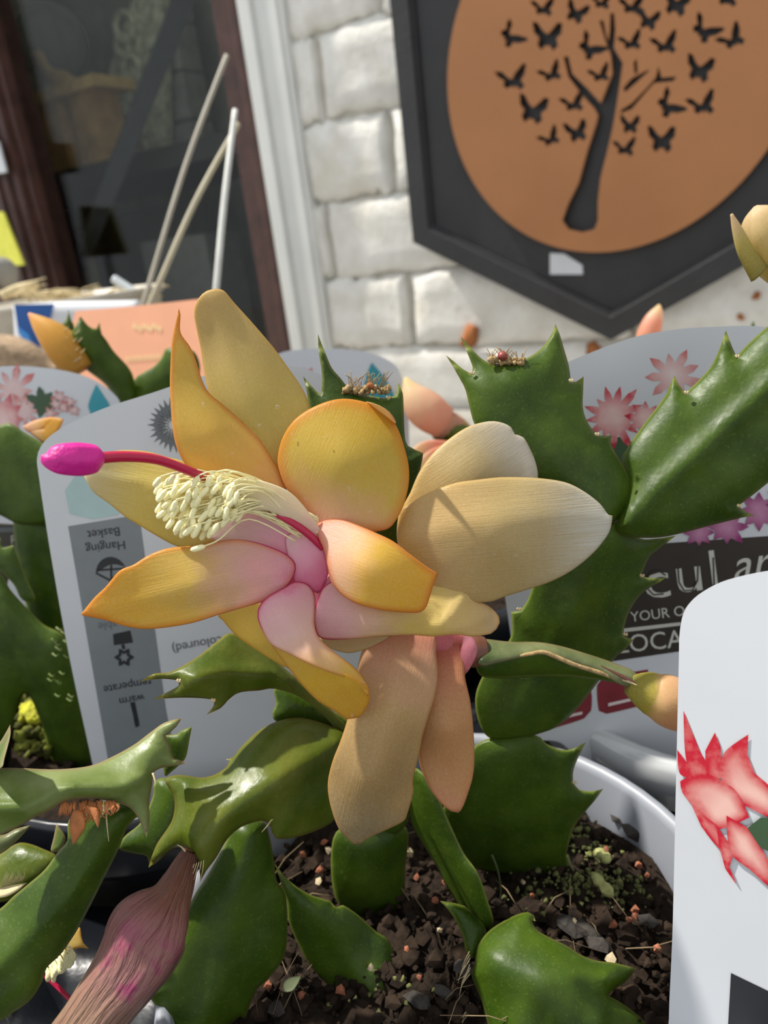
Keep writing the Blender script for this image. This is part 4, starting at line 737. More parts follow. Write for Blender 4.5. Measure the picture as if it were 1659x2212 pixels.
wb = tube('wilted_flower', [(412, 1838, .1012, 17), (402, 1862, .1008, 25), (388, 1900, .1000, 34), (372, 1935, .0992, 44), (352, 1968, .0985, 68), (325, 2010, .0975, 86), (300, 2060, .0965, 84), (270, 2105, .0955, 76), (235, 2150, .0945, 70), (190, 2210, .0932, 66), (130, 2290, .0915, 58), (100, 2330, .091, 20)], M['wilt'], A, n=28, k=6, lob=(5, .07), label='wilted pinkish brown bloom hanging down')

# --- left front plant
seg(Bp, c6([(-160, 760), (0, 745), (100, 745), (250, 750), (400, 735), (500, 695), (600, 640), (680, 580), (740, 540), (815, 520, 1), (790, 560), (742, 600, 1), (765, 650), (775, 695), (840, 722, 1), (790, 735), (720, 745), (688, 765, 1), (680, 830), (668, 900), (670, 980), (657, 1056, 1), (630, 990), (590, 930), (540, 905), (480, 890), (380, 880), (290, 895), (230, 930), (150, 970), (80, 1010), (0, 1045), (-160, 1100)]),
    [(0, 1660, .0955), (0, 1800, .0925), (200, 1665, .0975), (200, 1725, .0945), (393, 1551, .1015), (405, 1647, .1005), (317, 1805, .0955)], mat='green_pale', T=.0017, w=40, step=13, ribs=[([(-60, 1745), (60, 1745), (150, 1705), (260, 1700), (330, 1668)], .0012, 16)])
seg(Bp, c6([(742, 598, 1), (800, 590, 1), (815, 575), (860, 560, 1), (850, 610), (835, 690), (815, 720), (770, 760), (740, 780), (730, 720)]), [(360, 1600, .1030), (415, 1570, .1025), (370, 1670, .1030)], mat='green', T=.0008, w=14, step=8)
seg(Bp, c6([(45, 550, 1), (46, 600), (20, 700), (5, 745), (-60, 760), (-40, 680), (5, 620)]), [(20, 1570, .0935), (-20, 1660, .0935), (0, 1620, .0925)], mat='green_pale', T=.0008, w=10, step=7, name='spine')
seg(Bp, [(275, 1730), (309, 1744), (290, 1770), (275, 1787), (256, 1835), (222, 1903), (193, 1961), (164, 2014), (130, 2062), (101, 2091), (92, 2120, 1), (68, 2158), (29, 2187), (-20, 2215), (-160, 2260), (-200, 2120), (-60, 2000), (0, 1963), (29, 1936), (63, 1908), (96, 1879), (125, 1840), (145, 1815), (150, 1770), (200, 1735)], [(270, 1760, .0995), (150, 1950, .0975), (20, 2100, .0960), (-150, 2180, .096), (0, 1965, .0985), (200, 1950, .0990)], mat='green', T=.0019, w=40, ribs=[([(260, 1770), (150, 1930), (0, 2080), (-150, 2190)], .0011, 26)])
seg(Bp, [(-120, 2140), (-60, 2180), (-80, 2300), (-240, 2420), (-330, 2380), (-250, 2250)], [(-100, 2150, .0975), (-280, 2390, .102), (-80, 2290, .0985)], mat='green')
tube('stem_segment', [(-280, 2380, .102, 50), (-420, 2460, .108, 55), (-640, 2460, .120, 60), (-690, 2440, .126, 50)], M['green'], Bp, n=14, flat=(.45, R[:, 2]))
seg(Bp, [(0, 1844), (18, 1832), (43, 1820), (70, 1824), (97, 1835), (114, 1842), (130, 1850), (100, 1890), (61, 1915), (20, 1945), (-60, 1950), (-100, 1900)], [(0, 1850, .1060), (110, 1845, .1055), (0, 1940, .1030)], mat='green_olive', T=.0010, w=20)
seg(Bp, [(-60, 1790), (0, 1804), (35, 1790), (68, 1782, 1), (40, 1813), (0, 1845), (-60, 1860)], [(0, 1805, .1010), (68, 1782, .1020), (0, 1845, .1005)], mat='green_thin', T=.0010, w=14, step=9)
seg(Bp, [(122, 1778, 1), (142, 1810), (128, 1838), (110, 1838), (116, 1808)], [(122, 1780, .1045), (142, 1810, .104), (110, 1838, .1045)], mat='green_pale', T=.0004, w=6, step=7, name='dry_scale')
# rusty tuft of dead areole scales under its tip, with bristles
rg = np.random.default_rng(5); tf = []
for k in range(46):
    x = 135 + 115 * rg.random(); y = 1729 + 5 * rg.random(); L = 14 + 34 * rg.random() * math.exp(-((x - 180) / 50) ** 2) + 8; q = spline([(x, y, .0945, 3), (x + rg.normal(0, 6), y + L * .5, .0937, 3.2), (x + rg.normal(0, 10), y + L, .0935, .6)], 3)
    tf.append(ring_tube(P(q[:, 0], q[:, 1], q[:, 2]), q[:, 3] * .0945 / F, 5)[:2])
obj('areole', *join(tf)[:2], M['tuft'], Bp)
for o_ in ([(160, 1750), (150, 1775), (152, 1800), (158, 1828, 1), (172, 1808), (185, 1785), (180, 1755)], [(185, 1740), (200, 1765), (212, 1790, 1), (217, 1770), (210, 1745)]): pillow('dry_scale', o_, [(160, 1750, .0935), (158, 1828, .0925), (212, 1790, .093)], .0006, M['tuft'], Bp, step=8, w=12, wav=.0001)
hair(Bp, [(228, 1742, .0945), (231, 1780, .0940), (235, 1818, .0940)], 2.2); hair(Bp, [(330, 1670, .0955), (336, 1690, .095), (334, 1700, .095)], 2.5)
for k in range(16): hair(Bp, [(2 + 3 * k, 1918 - k, .1015), (8 + 3 * k, 1898 - 2 * (k % 4), .1010), (14 + 2.5 * k, 1880 + 3 * (k % 5), .1010)], 1.0)
pillow('dry_scale', [(0, 1918), (25, 1912), (58, 1907, 1), (40, 1924), (10, 1938), (-30, 1940), (-30, 1920)], [(0, 1920, .100), (58, 1908, .1005), (0, 1938, .099)], .0004, M['straw'], Bp, step=9, w=8, wav=.0001)
# spent yellow flower low at the left
M['pet_y'] = petal('pale_yellow_petal', [(0, '#e0c05c'), (.5, '#ecd285'), (1, '#e6b95c')], '#d9a23c', tr=.35)
sf = part_root('spent_flower', Bp)
pillow('petal', [(168, 2002), (176, 2022), (180, 2036), (193, 2050, 1), (170, 2048), (150, 2058), (110, 2095), (96, 2100), (130, 2055)], [(170, 2005, .1040), (192, 2050, .1030), (100, 2100, .1040)], .0003, M['pet_y'], sf, step=10, w=6, axis=((100, 2100), (193, 2050)))
for k in range(26):
    t_ = k / 25; x = 100 + 58 * t_ + RNG.normal(0, 2); y = 2095 - 40 * t_ + RNG.normal(0, 4) + 6
    tube('stamen', [(x - 6, y - 12, .1030, 2), (x, y, .1026, 2.2), (x + 2, y + 8, .1024, 5.5), (x + 3, y + 17, .1023, 5), (x + 3, y + 20, .1023, 1)], M['cream'], sf, n=6, k=2)
M['style'] = plain('crimson_style', '#b01340', .35, var=.1); M['stigma'] = plain('magenta_stigma', '#d3128f', .45, var=.12, scale=300, bump=.0003, bscale=1500)
tube('style', [(88, 2100, .104, 5), (120, 2128, .1035, 5), (160, 2168, .1025, 5)], M['style'], sf, n=8)

# --- plant in the pot behind the care label
seg(Cp, [(-60, 930), (0, 918), (22, 914), (51, 933), (87, 954), (125, 985), (150, 1060), (140, 1120), (98, 1130), (69, 1134), (36, 1131), (0, 1113), (-60, 1090)], [(0, 930, .168), (120, 1000, .166), (60, 1125, .172)], mat='green', T=.002)
seg(Cp, [(30, 1120), (110, 1115), (170, 1180), (200, 1300), (215, 1450), (215, 1600), (180, 1660), (140, 1640), (90, 1500), (60, 1330)], [(70, 1120, .174), (180, 1640, .1860), (60, 1330, .178)], mat='green', T=.002)
seg(Cp, [(-60, 1200), (0, 1238), (22, 1273), (54, 1309), (94, 1349), (137, 1374), (160, 1440), (178, 1540), (196, 1650), (150, 1660), (112, 1640), (88, 1560), (60, 1500), (40, 1520), (20, 1600), (0, 1660), (-60, 1660)], [(0, 1250, .166), (140, 1400, .167), (0, 1640, .179), (190, 1650, .178)], mat='green', T=.002, ribs=[([(0, 1290), (70, 1440), (160, 1640)], .0014, 22)])
seg(Cp, [(0, 1160, 1), (6, 1182), (29, 1177, 1), (38, 1200), (47, 1225), (62, 1260), (76, 1291), (70, 1303), (55, 1300), (43, 1290), (29, 1262), (0, 1233), (-20, 1210)], [(0, 1170, .160), (29, 1180, .159), (70, 1300, .162)], mat='green', T=.0012, w=12, step=9)
for k in range(18): x = 100 + 50 * RNG.random(); y = 1330 + 180 * RNG.random(); hair(Cp, [(x, y, .165), (x + 8, y + 6, .164), (x + 12, y + 2, .164)], 2.2, 'green_pale')
mo = []
for k in range(120):
    c_ = on_z(np.array([40 + 70 * RNG.random()]), np.array([1500 + 130 * RNG.random()]), .071 + .006 * RNG.random())[0]; mo.append(blob(c_, .0005 + .0011 * RNG.random(), k, .5))
obj('moss', *join(mo)[:2], plain('yellow_green_moss', '#5c6018', .9, var=.7, scale=250), Cp, True, kind='stuff')
mo = [blob(on_z(np.array([45 + 40 * RNG.random()]), np.array([1522 + 34 * RNG.random()]), .078)[0], .0006 + .0008 * RNG.random(), k, .5) for k in range(60)]
obj('moss', *join(mo)[:2], plain('bright_yellow_moss', '#a9a82c', .9, var=.5, scale=300), Cp, True, kind='stuff')
card6 = pillow('plant_label', [(-30, 1128, 1), (60, 1133, 1), (66, 1196, 1), (30, 1200), (8, 1320, 1), (-25, 1320, 1)], [(-30, 1130, .185), (60, 1133, .185), (0, 1320, .196)], .0003, plain('brown_grey_tag', '#4a463f', .5), None, step=20, w=3); tag(card6, 'small dark tag with worn grey print between the dark segments', 'plant label')
dk = depth_fn([(-30, 1130, .185), (60, 1133, .185), (0, 1320, .196)]); 
for y0, h in ((1140, 10), (1180, 9)): sheet('printed_rule', [(-28, y0), (60, y0 - 2), (61, y0 + h), (-28, y0 + h)], dk, .0012, M['ink_grey'], card6, raw=True, step=20)
lettering('RY', 38, 1166, 26, -3, dk, .0012, M['ink_white'], card6)
# --- plants further back
M['bud_orange'] = petal('orange_bud', [(0, '#b9761c'), (.5, '#e0963c'), (.85, '#eda86a'), (1, '#f3b49a')], '#e08a48', tr=.4)
M['bud_peach'] = petal('peach_pink_bud', [(0, '#d8b23c'), (.12, '#e9a688'), (.5, '#f0ae96'), (.72, '#f3d2b0'), (1, '#f1e2a4')], '#ef9a80', tr=.4)
tube('flower_bud', [(176, 800, .212, 26), (150, 765, .211, 38), (118, 728, .210, 33), (88, 700, .209, 20), (62, 677, .208, 3)], M['bud_orange'], Dp, n=16, lob=(4, .06), label='plain orange closed bud')
seg(Dp, [(150, 745), (145, 730), (162, 707), (174, 683, 1), (191, 704), (208, 710), (215, 696, 1), (220, 722), (231, 736), (246, 759), (278, 794), (290, 822), (296, 870), (280, 900), (255, 880), (231, 835), (188, 800), (165, 780)], [(160, 720, .210), (290, 880, .222), (240, 760, .214)], mat='green', T=.0025, w=30, ribs=[([(170, 720), (280, 870)], .0015, 16)])
seg(Dp, [(284, 870), (289, 822), (307, 806), (333, 791), (350, 771), (356, 754, 1), (372, 750), (420, 760), (430, 810), (380, 850), (320, 890)], [(290, 870, .222), (350, 760, .216), (420, 800, .216)], mat='green', T=.0025, w=28)
seg(Dp, [(133, 702), (143, 690), (148, 668, 1), (153, 690), (160, 704), (158, 730), (140, 725)], [(133, 702, .211), (148, 670, .211), (158, 730, .212)], mat='green', T=.001, w=10, step=7)
tube('stem_segment', [(282, 870, .222, 26), (285, 960, .228, 50), (270, 1080, .236, 60), (250, 1200, .246, 50), (240, 1290, .252, 40)], M['green'], Dp, n=14, flat=(.4, R[:, 2]))
for k in range(14): x = 130 + 45 * RNG.random(); y = 715 + 70 * RNG.random(); hair(Dp, [(x, y, .208), (x + 6, y - 6, .207), (x + 9, y - 10, .207)], 1.6)
tube('flower_bud', [(1008, 930, .236, 14), (985, 918, .235, 22), (960, 915, .234, 34), (948, 906, .2335, 40), (920, 885, .2325, 44), (896, 858, .2315, 34), (882, 832, .231, 15), (876, 815, .2308, 3)], M['bud_peach'], Ep, n=16, lob=(4, .05), label='peach pink closed bud')
tube('ovary', [(1018, 938, .237, 14), (995, 935, .236, 26), (965, 925, .235, 31), (950, 918, .2345, 33)], M['green_olive'], Ep, n=14)
tube('stem_segment', [(1012, 935, .237, 16), (1035, 985, .238, 40), (1040, 1060, .240, 55), (1000, 1160, .244, 50), (960, 1230, .246, 40)], M['green'], Ep, n=14, flat=(.4, R[:, 2]))
fl2 = part_root('open_flower', Ep)
for i, o_ in enumerate(([(900, 1010), (912, 985), (945, 965), (985, 962), (1000, 985), (960, 1010), (930, 1030)], [(885, 985), (905, 958), (940, 950), (985, 958), (950, 975)])): pillow('petal', o_, [(900, 1000, .222 + .004 * i), (985, 965, .224 + .004 * i), (940, 1020, .224 + .004 * i)], .0004, M['bud_peach'], fl2, step=12, w=8, axis=((1000, 975), (890, 1000)))
fl3 = part_root('open_flower', Cp)
M['pet_pe'] = petal('peach_yellow_petal', [(0, '#e79a2c'), (.4, '#f3c98c'), (1, '#f5c8ae')], '#f0b090', tr=.4)
for i, o_ in enumerate(([(48, 922, 1), (75, 908), (116, 901), (104, 920), (80, 932), (62, 934)], [(100, 912), (116, 901), (138, 906, 1), (128, 928), (110, 950), (98, 958), (92, 936)], [(62, 930), (90, 926), (112, 930), (100, 958), (80, 948)])): pillow('petal', o_, [(50, 920, .170), (130, 910, .168), (98, 958, .169)], .0004, M['pet_pe'], fl3, step=8, w=6, axis=((98, 925), (50, 922)), wav=.0003)
tube('stem_segment', [(98, 940, .1695, 9), (104, 980, .170, 14), (100, 1040, .172, 18)], M['green'], Cp, n=10)
tube('flower_bud', [(1390, 760, .272, 20), (1398, 728, .271, 24), (1410, 695, .270, 21), (1420, 672, .269, 12), (1424, 658, .2688, 2)], M['bud_peach'], Gp, n=14, label='small pink bud')
tube('stem_segment', [(1390, 750, .2725, 14), (1370, 830, .277, 40), (1340, 930, .286, 45), (1310, 1030, .296, 36)], M['green'], Gp, n=12, flat=(.4, R[:, 2]))
tube('spine', [(1625, 722, .262, 7), (1626, 706, .2618, 5), (1627, 694, .2615, 1)], M['green'], Gp, n=8)
tube('stem_segment', [(1625, 718, .2622, 8), (1600, 800, .268, 30), (1480, 920, .282, 40), (1340, 1020, .296, 30)], M['green'], Gp, n=12, flat=(.4, R[:, 2]))

# ---- grit, moss and fallen bits on the main pot's soil
def on_soil(x, y, up=0): return on_z(np.array([x * 1.]), np.array([y * 1.]), .0705 + up)[0]
rg = np.random.default_rng(11)
gm = plain('terracotta_grit', '#92583e', .8, var=.3, scale=400); wm = plain('pale_grit', '#b9a888', .8, var=.3, scale=400); mm_ = plain('soil_moss', '#5f6236', .95, var=.8, scale=700); bk = plain('dark_bark_chip', '#35302c', .8, var=.4, scale=300, bump=.001, bscale=500)
for i, (x, y, r_) in enumerate(((1371, 1966, 9), (1372, 1978, 7), (1325, 1998, 10), (1310, 1834, 8), (1380, 1868, 8), (700, 1820, 10), (655, 1846, 8), (690, 1880, 9), (960, 1905, 8), (900, 1895, 8), (580, 2128, 9), (735, 2140, 10), (1358, 1986, 7), (940, 1945, 7), (1398, 1890, 6), (1290, 2030, 6), (820, 1900, 7), (880, 2050, 7), (1150, 1935, 6), (650, 2150, 8), (905, 2110, 7), (1420, 2050, 8))):
    v, f = blob(on_soil(x, y, .0012), r_ * .0000775, i, .4); obj('grit', v, f, gm, A, False)
for i, (x, y, r_) in enumerate(((884, 1843, 10), (710, 1838, 9), (690, 1905, 8), (725, 1905, 6), (1320, 2072, 11), (1240, 1990, 6), (1130, 1905, 6), (950, 2010, 6), (800, 2090, 7))):
    v, f = blob(on_soil(x, y, .0014), r_ * .00008, i + 40, .4); obj('grit', v, f, wm, A, False)
fl = pillow('fallen_petal', [(612, 2125), (625, 2112), (650, 2108, 1), (645, 2122), (632, 2140), (615, 2142)], lambda x, y: (np.full(len(np.ravel(x)), .0735 - CAM[2]) / rays(np.ravel(x), np.ravel(y))[:, 2]), .0003, plain('pale_green_petal', '#c6cf9a', .5), None, step=8, w=8); tag(fl, 'pale green fallen scrap lying on the dark soil', 'petal')
ms = []
for cxm, cym, sp, n_ in ((1290, 1840, 26, 60), (1300, 1905, 34, 90), (1330, 1920, 40, 60), (1150, 1910, 50, 40), (1215, 1900, 40, 40), (1260, 1800, 22, 24), (820, 2140, 60, 20)):
    for k in range(n_): ms.append(blob(on_soil(cxm + rg.normal(0, sp), cym + rg.normal(0, sp * .5), .001 * rg.random()), .0002 + .0004 * rg.random() ** 1.5, k, .6))
obj('moss', *join(ms)[:2], mm_, A, True, kind='stuff')
for x, y, dx, dy, r_ in ((1285, 1835, 34, 26, 15), (1278, 1885, 46, 52, 15)):
    a, b = on_soil(x, y, .003), on_soil(x + dx, y + dy, .002); pth = np.linspace(a, b, 7); V, Fc, ST = ring_tube(pth, np.array([.2, .7, .9, .6, .9, .8, .3]) * r_ * .00008, 8); obj('fallen_bud', V, Fc, plain('mossy_dead_bud', '#9a9c62', .85, var=.6, scale=500), A)
for i, (x, y) in enumerate(((1270, 2010), (1300, 2040), (1225, 2000), (960, 2140), (1000, 2090), (1400, 1990), (600, 2180), (900, 2160), (1340, 1770), (1380, 1800))):
    v, f = blob(on_soil(x, y, .001), 0.0014 + .001 * rg.random(), i + 80, .45, (1.2, .7, .5)); obj('bark_chip', v, f, bk, A, False)
fb = []
for k in range(60):
    r_ = .038 * math.sqrt(rg.random()); a = rg.random() * 6.28; c_ = np.array([pc(0, 0)[0] + r_ * math.cos(a), pc(0, 0)[1] + r_ * math.sin(a), .0718]); dv = np.array([rg.normal(), rg.normal(), .15 * rg.normal()]); dv *= (.002 + .004 * rg.random()) / np.linalg.norm(dv)
    fb.append(ring_tube(np.array([c_ - dv, c_ + np.array([0, 0, .0012]) + .3 * dv * rg.normal(), c_ + dv]), np.full(3, .00005 + .00008 * rg.random()), 4)[:2])
obj('root_fibres', *join(fb)[:2], plain('dry_root_fibre', '#75644a', .8, var=.4), A, kind='stuff')

# ================================================================== THE OPEN YELLOW FLOWER
FL = part_root('flower', A); FL['label'] = 'open yellow flower with pink throat, cream stamens and magenta stigma'
def pet(outline, ctrl, mat, axis, T=.00020, wav=.00010, step=13, ribs=(), label=None):
    return pillow('petal', outline, ctrl, T, mat, FL, step=step, w=7, axis=axis, ribs=ribs, wav=wav, bstep=8, label=label)
ORG = '#d98a2a'
# tall back petal
pet([(457, 625), (438, 634), (423, 655), (419, 680), (425, 714), (433, 752), (440, 798), (452, 850), (490, 920), (550, 1000), (600, 1050), (640, 1050), (660, 1000), (676, 930), (668, 874), (651, 836), (625, 798), (592, 752), (545, 697), (507, 655), (482, 627)],
    [(620, 1040, .0990), (550, 860, .0985), (460, 630, .0985), (430, 760, .0995), (650, 850, .0998)], petal('petal_tall', [(0, '#e3b25c'), (.35, '#d0b25c'), (.7, '#cfb66c'), (1, '#c9ae6c')], '#d9a63c', tr=.36, vs=.14), ((620, 1050), (460, 628)), ribs=[([(465, 640), (500, 800), (600, 1010)], .0003, 22)])
# pointed petal before it
pet([(387, 665, 1), (379, 697), (371, 739), (368, 790), (367, 836), (370, 895), (376, 946), (389, 984), (410, 1016), (440, 1040), (500, 1065), (580, 1090), (630, 1085), (613, 1047), (602, 1016), (583, 984), (558, 946), (520, 908), (482, 874), (452, 849), (436, 819), (423, 777), (410, 748), (390, 718), (390, 680)],
    [(610, 1065, .0965), (460, 940, .0938), (387, 668, .0950), (370, 840, .0942), (500, 890, .0962), (430, 1030, .0945)], petal('petal_pointed', [(0, '#f0a078'), (.22, '#eaa95a'), (.5, '#dcae4c'), (.85, '#d6ad4c'), (1, '#c99a3c')], '#dd7f2a', ew=.9, estr=.9, tr=.40, vs=.16), ((620, 1070), (387, 666)))
# round petal
pet([(601, 1007), (602, 974), (613, 940), (637, 906), (675, 880), (719, 864), (757, 862), (800, 872), (835, 890), (859, 925), (873, 964), (883, 1007), (883, 1046), (873, 1089), (859, 1118), (839, 1142), (800, 1150), (740, 1160), (685, 1160), (651, 1099), (617, 1051)],
    [(660, 1120, .0962), (735, 990, .0926), (757, 864, .0950), (880, 1030, .0950), (604, 990, .0955), (830, 1130, .0940)], petal('petal_round', [(0, '#f0b49a'), (.15, '#e9c08a'), (.4, '#d9b24a'), (.8, '#d6a82e'), (1, '#dd9c18')], '#e28a14', ew=1.9, estr=1.0, tr=.36, vs=.14), ((668, 1120), (775, 862)))
pet([(790, 868), (815, 874), (842, 890), (856, 912), (853, 922, 1), (838, 905), (815, 888)], [(800, 872, .0944), (856, 915, .0944), (820, 885, .0938)], petal('petal_lip', [(0, '#e0b866'), (1, '#efcf9a')], '#e9b68a', tr=.3), ((790, 868), (856, 916)), step=7)
# front right petal, curled over
pet([(681, 1145), (690, 1128), (714, 1122), (743, 1124), (772, 1134), (810, 1150), (849, 1169), (887, 1198), (926, 1227), (947, 1239, 1), (943, 1248), (936, 1265), (928, 1292), (921, 1311), (909, 1322), (887, 1324), (839, 1320), (801, 1313), (769, 1304), (738, 1285), (716, 1258), (707, 1224), (699, 1186)],
    [(690, 1150, .0945), (790, 1225, .0895), (947, 1239, .0920), (915, 1318, .0915), (760, 1130, .0930), (735, 1280, .0915), (850, 1260, .0900)], petal('petal_curled', [(0, '#efb9a8'), (.2, '#eabd9a'), (.5, '#e6ac3c'), (.8, '#e5a018'), (1, '#dd9212')], '#d9701a', ew=1.0, estr=.95, tr=.3, vs=.2), ((690, 1170), (945, 1265)))
# big right petal and the one behind it
pet([(861, 1109), (868, 1097), (897, 1080), (936, 1060), (984, 1043), (1032, 1036), (1080, 1031), (1129, 1031), (1177, 1034), (1225, 1043), (1264, 1063), (1297, 1089), (1314, 1112), (1323, 1114, 1), (1321, 1133), (1312, 1157), (1283, 1193), (1240, 1229), (1191, 1256), (1129, 1277), (1090, 1289), (1056, 1300), (1000, 1298), (930, 1270), (880, 1230), (858, 1170)],
    [(862, 1130, .0965), (1070, 1150, .0930), (1318, 1118, .0975), (1100, 1034, .0962), (1080, 1290, .0965), (930, 1240, .0950)], petal('petal_broad', [(0, '#cda552'), (.12, '#c8a465'), (.5, '#bfa56a'), (.8, '#bba981'), (1, '#c4b8a0')], '#d3b26a', tr=.24, vs=.25, shrivel='#d9d8cf', gloss=.3, lemon=False), ((862, 1160), (1320, 1120)), T=.0004, ribs=[([(900, 1160), (1050, 1120), (1300, 1118)], .0003, 30)])
pet([(870, 1110), (888, 1060), (907, 1017), (936, 978), (974, 945), (1013, 921), (1056, 910), (1085, 913), (1104, 923), (1112, 938, 1), (1131, 945), (1145, 969), (1157, 998), (1162, 1031), (1150, 1070), (1050, 1120), (920, 1150)],
    [(880, 1100, .0990), (1020, 1000, .0982), (1125, 945, .1005), (1150, 1040, .1000), (950, 970, .0995)], petal('petal_rear', [(0, '#cda552'), (.5, '#bfa56a'), (.8, '#bba981'), (1, '#c4b8a0')], '#d3b26a', tr=.24, vs=.3, shrivel='#d2cbc0', lemon=False), ((880, 1110), (1130, 950)), T=.0004)
# lower right petal with rolled tip
pet([(678, 1330), (685, 1297), (704, 1263), (760, 1240), (850, 1230), (948, 1250), (984, 1258), (1022, 1277), (1032, 1297), (1056, 1309), (1078, 1332), (1080, 1345), (1073, 1359), (1061, 1369), (1022, 1375), (984, 1371), (936, 1375), (887, 1372), (815, 1375), (767, 1380), (719, 1382), (690, 1377), (680, 1354)],
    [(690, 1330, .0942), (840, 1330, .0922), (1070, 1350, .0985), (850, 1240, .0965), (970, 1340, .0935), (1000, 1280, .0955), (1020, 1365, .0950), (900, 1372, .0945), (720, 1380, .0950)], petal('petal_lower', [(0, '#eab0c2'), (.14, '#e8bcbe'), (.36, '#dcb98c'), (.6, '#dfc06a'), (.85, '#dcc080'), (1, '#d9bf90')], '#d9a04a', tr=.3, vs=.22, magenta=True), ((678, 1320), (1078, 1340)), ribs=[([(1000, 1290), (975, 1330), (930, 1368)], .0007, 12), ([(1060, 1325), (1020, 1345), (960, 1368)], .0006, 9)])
# gold left petal
pet([(174, 1328, 1), (203, 1292), (229, 1267), (258, 1233), (288, 1220), (322, 1199), (364, 1184), (423, 1178), (473, 1168), (511, 1165), (549, 1170), (592, 1184), (621, 1199), (638, 1218), (636, 1241), (617, 1271), (579, 1296), (524, 1313), (473, 1328), (419, 1345), (364, 1355), (313, 1359), (271, 1353), (229, 1340), (199, 1334)],
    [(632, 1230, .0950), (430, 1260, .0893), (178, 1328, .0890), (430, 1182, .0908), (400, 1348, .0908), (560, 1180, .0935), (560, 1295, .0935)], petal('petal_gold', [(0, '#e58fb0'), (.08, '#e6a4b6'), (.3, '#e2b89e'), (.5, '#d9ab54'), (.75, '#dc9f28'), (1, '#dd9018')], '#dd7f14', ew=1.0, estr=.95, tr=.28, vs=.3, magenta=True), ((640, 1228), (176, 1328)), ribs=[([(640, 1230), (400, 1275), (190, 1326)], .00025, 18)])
# pale petal behind the style
pet([(180, 1026, 1), (195, 1008), (241, 977), (279, 972), (322, 976), (364, 988), (398, 997), (470, 1030), (560, 1080), (590, 1110), (540, 1150), (482, 1165), (427, 1180), (398, 1183), (372, 1176), (334, 1155), (296, 1132), (271, 1117), (237, 1089), (203, 1064), (187, 1040)],
    [(570, 1105, .0975), (370, 1070, .0958), (182, 1028, .0950), (330, 978, .0968), (330, 1150, .0968)], petal('petal_pale', [(0, '#efd6a8'), (.4, '#dfc46c'), (.8, '#d9bd62'), (1, '#d6c08a')], '#d8a93a', tr=.36, vs=.3, shrivel='#d8cfa8'), ((580, 1105), (182, 1026)), ribs=[([(200, 1030), (300, 1040), (400, 1070)], .0003, 10)])
# lower front petal twisting downwards
pet([(637, 1256), (617, 1267), (579, 1288), (560, 1309), (556, 1332), (566, 1362), (587, 1393), (625, 1413), (660, 1431), (700, 1448), (745, 1463), (772, 1478), (794, 1504), (797, 1488), (785, 1465), (764, 1440), (731, 1415), (707, 1395), (688, 1376), (679, 1345), (681, 1290), (665, 1262)],
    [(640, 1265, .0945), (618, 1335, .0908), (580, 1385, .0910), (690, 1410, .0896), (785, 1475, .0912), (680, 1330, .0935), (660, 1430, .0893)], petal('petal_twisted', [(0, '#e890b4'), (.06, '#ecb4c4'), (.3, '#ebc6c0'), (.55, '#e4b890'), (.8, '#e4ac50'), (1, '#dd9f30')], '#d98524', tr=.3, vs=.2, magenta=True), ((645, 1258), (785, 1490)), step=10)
pet([(560, 1350), (587, 1395), (620, 1440), (653, 1481), (686, 1514), (723, 1537), (748, 1554, 1), (777, 1549), (788, 1535), (798, 1514), (796, 1488), (770, 1468), (745, 1455), (700, 1438), (660, 1420), (625, 1403), (590, 1380)],
    [(575, 1365, .0917), (690, 1440, .0905), (795, 1500, .0915), (770, 1545, .0938), (660, 1490, .0935), (720, 1490, .0918)], petal('petal_twisted_back', [(0, '#e0b04c'), (.5, '#e6b228'), (1, '#e2a01c')], '#d98a1c', tr=.34, vs=.3), ((600, 1380), (770, 1548)), ribs=[([(750, 1480), (768, 1520), (765, 1545)], .0004, 8)], step=10)
pet([(473, 1325), (482, 1341), (511, 1374), (550, 1402), (588, 1426), (622, 1443), (660, 1440), (650, 1380), (600, 1320), (540, 1300)], [(480, 1335, .0975), (600, 1325, .0968), (620, 1440, .0975)], petal('petal_under', [(0, '#e0bb5c'), (1, '#dfb33c')], '#dca22c', tr=.4, vs=.2), ((600, 1310), (540, 1410)))
pet([(690, 1372), (760, 1370), (840, 1372), (815, 1392), (785, 1404), (755, 1411), (722, 1404), (700, 1390)], [(700, 1380, .0992), (830, 1376, .0990), (755, 1408, .0985)], petal('petal_cream', [(0, '#dcc692'), (1, '#d6c290')], '#c9ae6a', tr=.3, vs=.4), ((840, 1372), (700, 1385)), step=10)
# two hanging lower petals
pet([(793, 1393), (822, 1384), (850, 1368), (935, 1372), (942, 1412), (946, 1461), (940, 1502), (923, 1556), (913, 1589), (907, 1622), (900, 1650), (892, 1687), (893, 1712), (880, 1758), (872, 1774), (839, 1791), (797, 1810), (775, 1826, 1), (764, 1823), (735, 1795), (719, 1758), (709, 1716), (709, 1683), (719, 1642), (735, 1601), (750, 1555), (762, 1500), (773, 1440), (781, 1408)],
    [(860, 1385, .0990), (850, 1530, .0945), (780, 1822, .0985), (712, 1690, .0985), (937, 1480, .0980), (800, 1680, .0950), (765, 1500, .0972), (890, 1690, .0985)], petal('petal_hanging', [(0, '#d98f78'), (.12, '#cf9c76'), (.4, '#bc975c'), (.7, '#a98850'), (1, '#8f7b58')], '#c8923c', tr=.22, vs=.4, vein='#8a6430', gloss=.38, lemon=False), ((870, 1375), (775, 1825)), T=.0004, ribs=[([(890, 1600), (880, 1660), (880, 1720)], -.0006, 10), ([(855, 1420), (840, 1600), (790, 1780)], .0004, 26)])
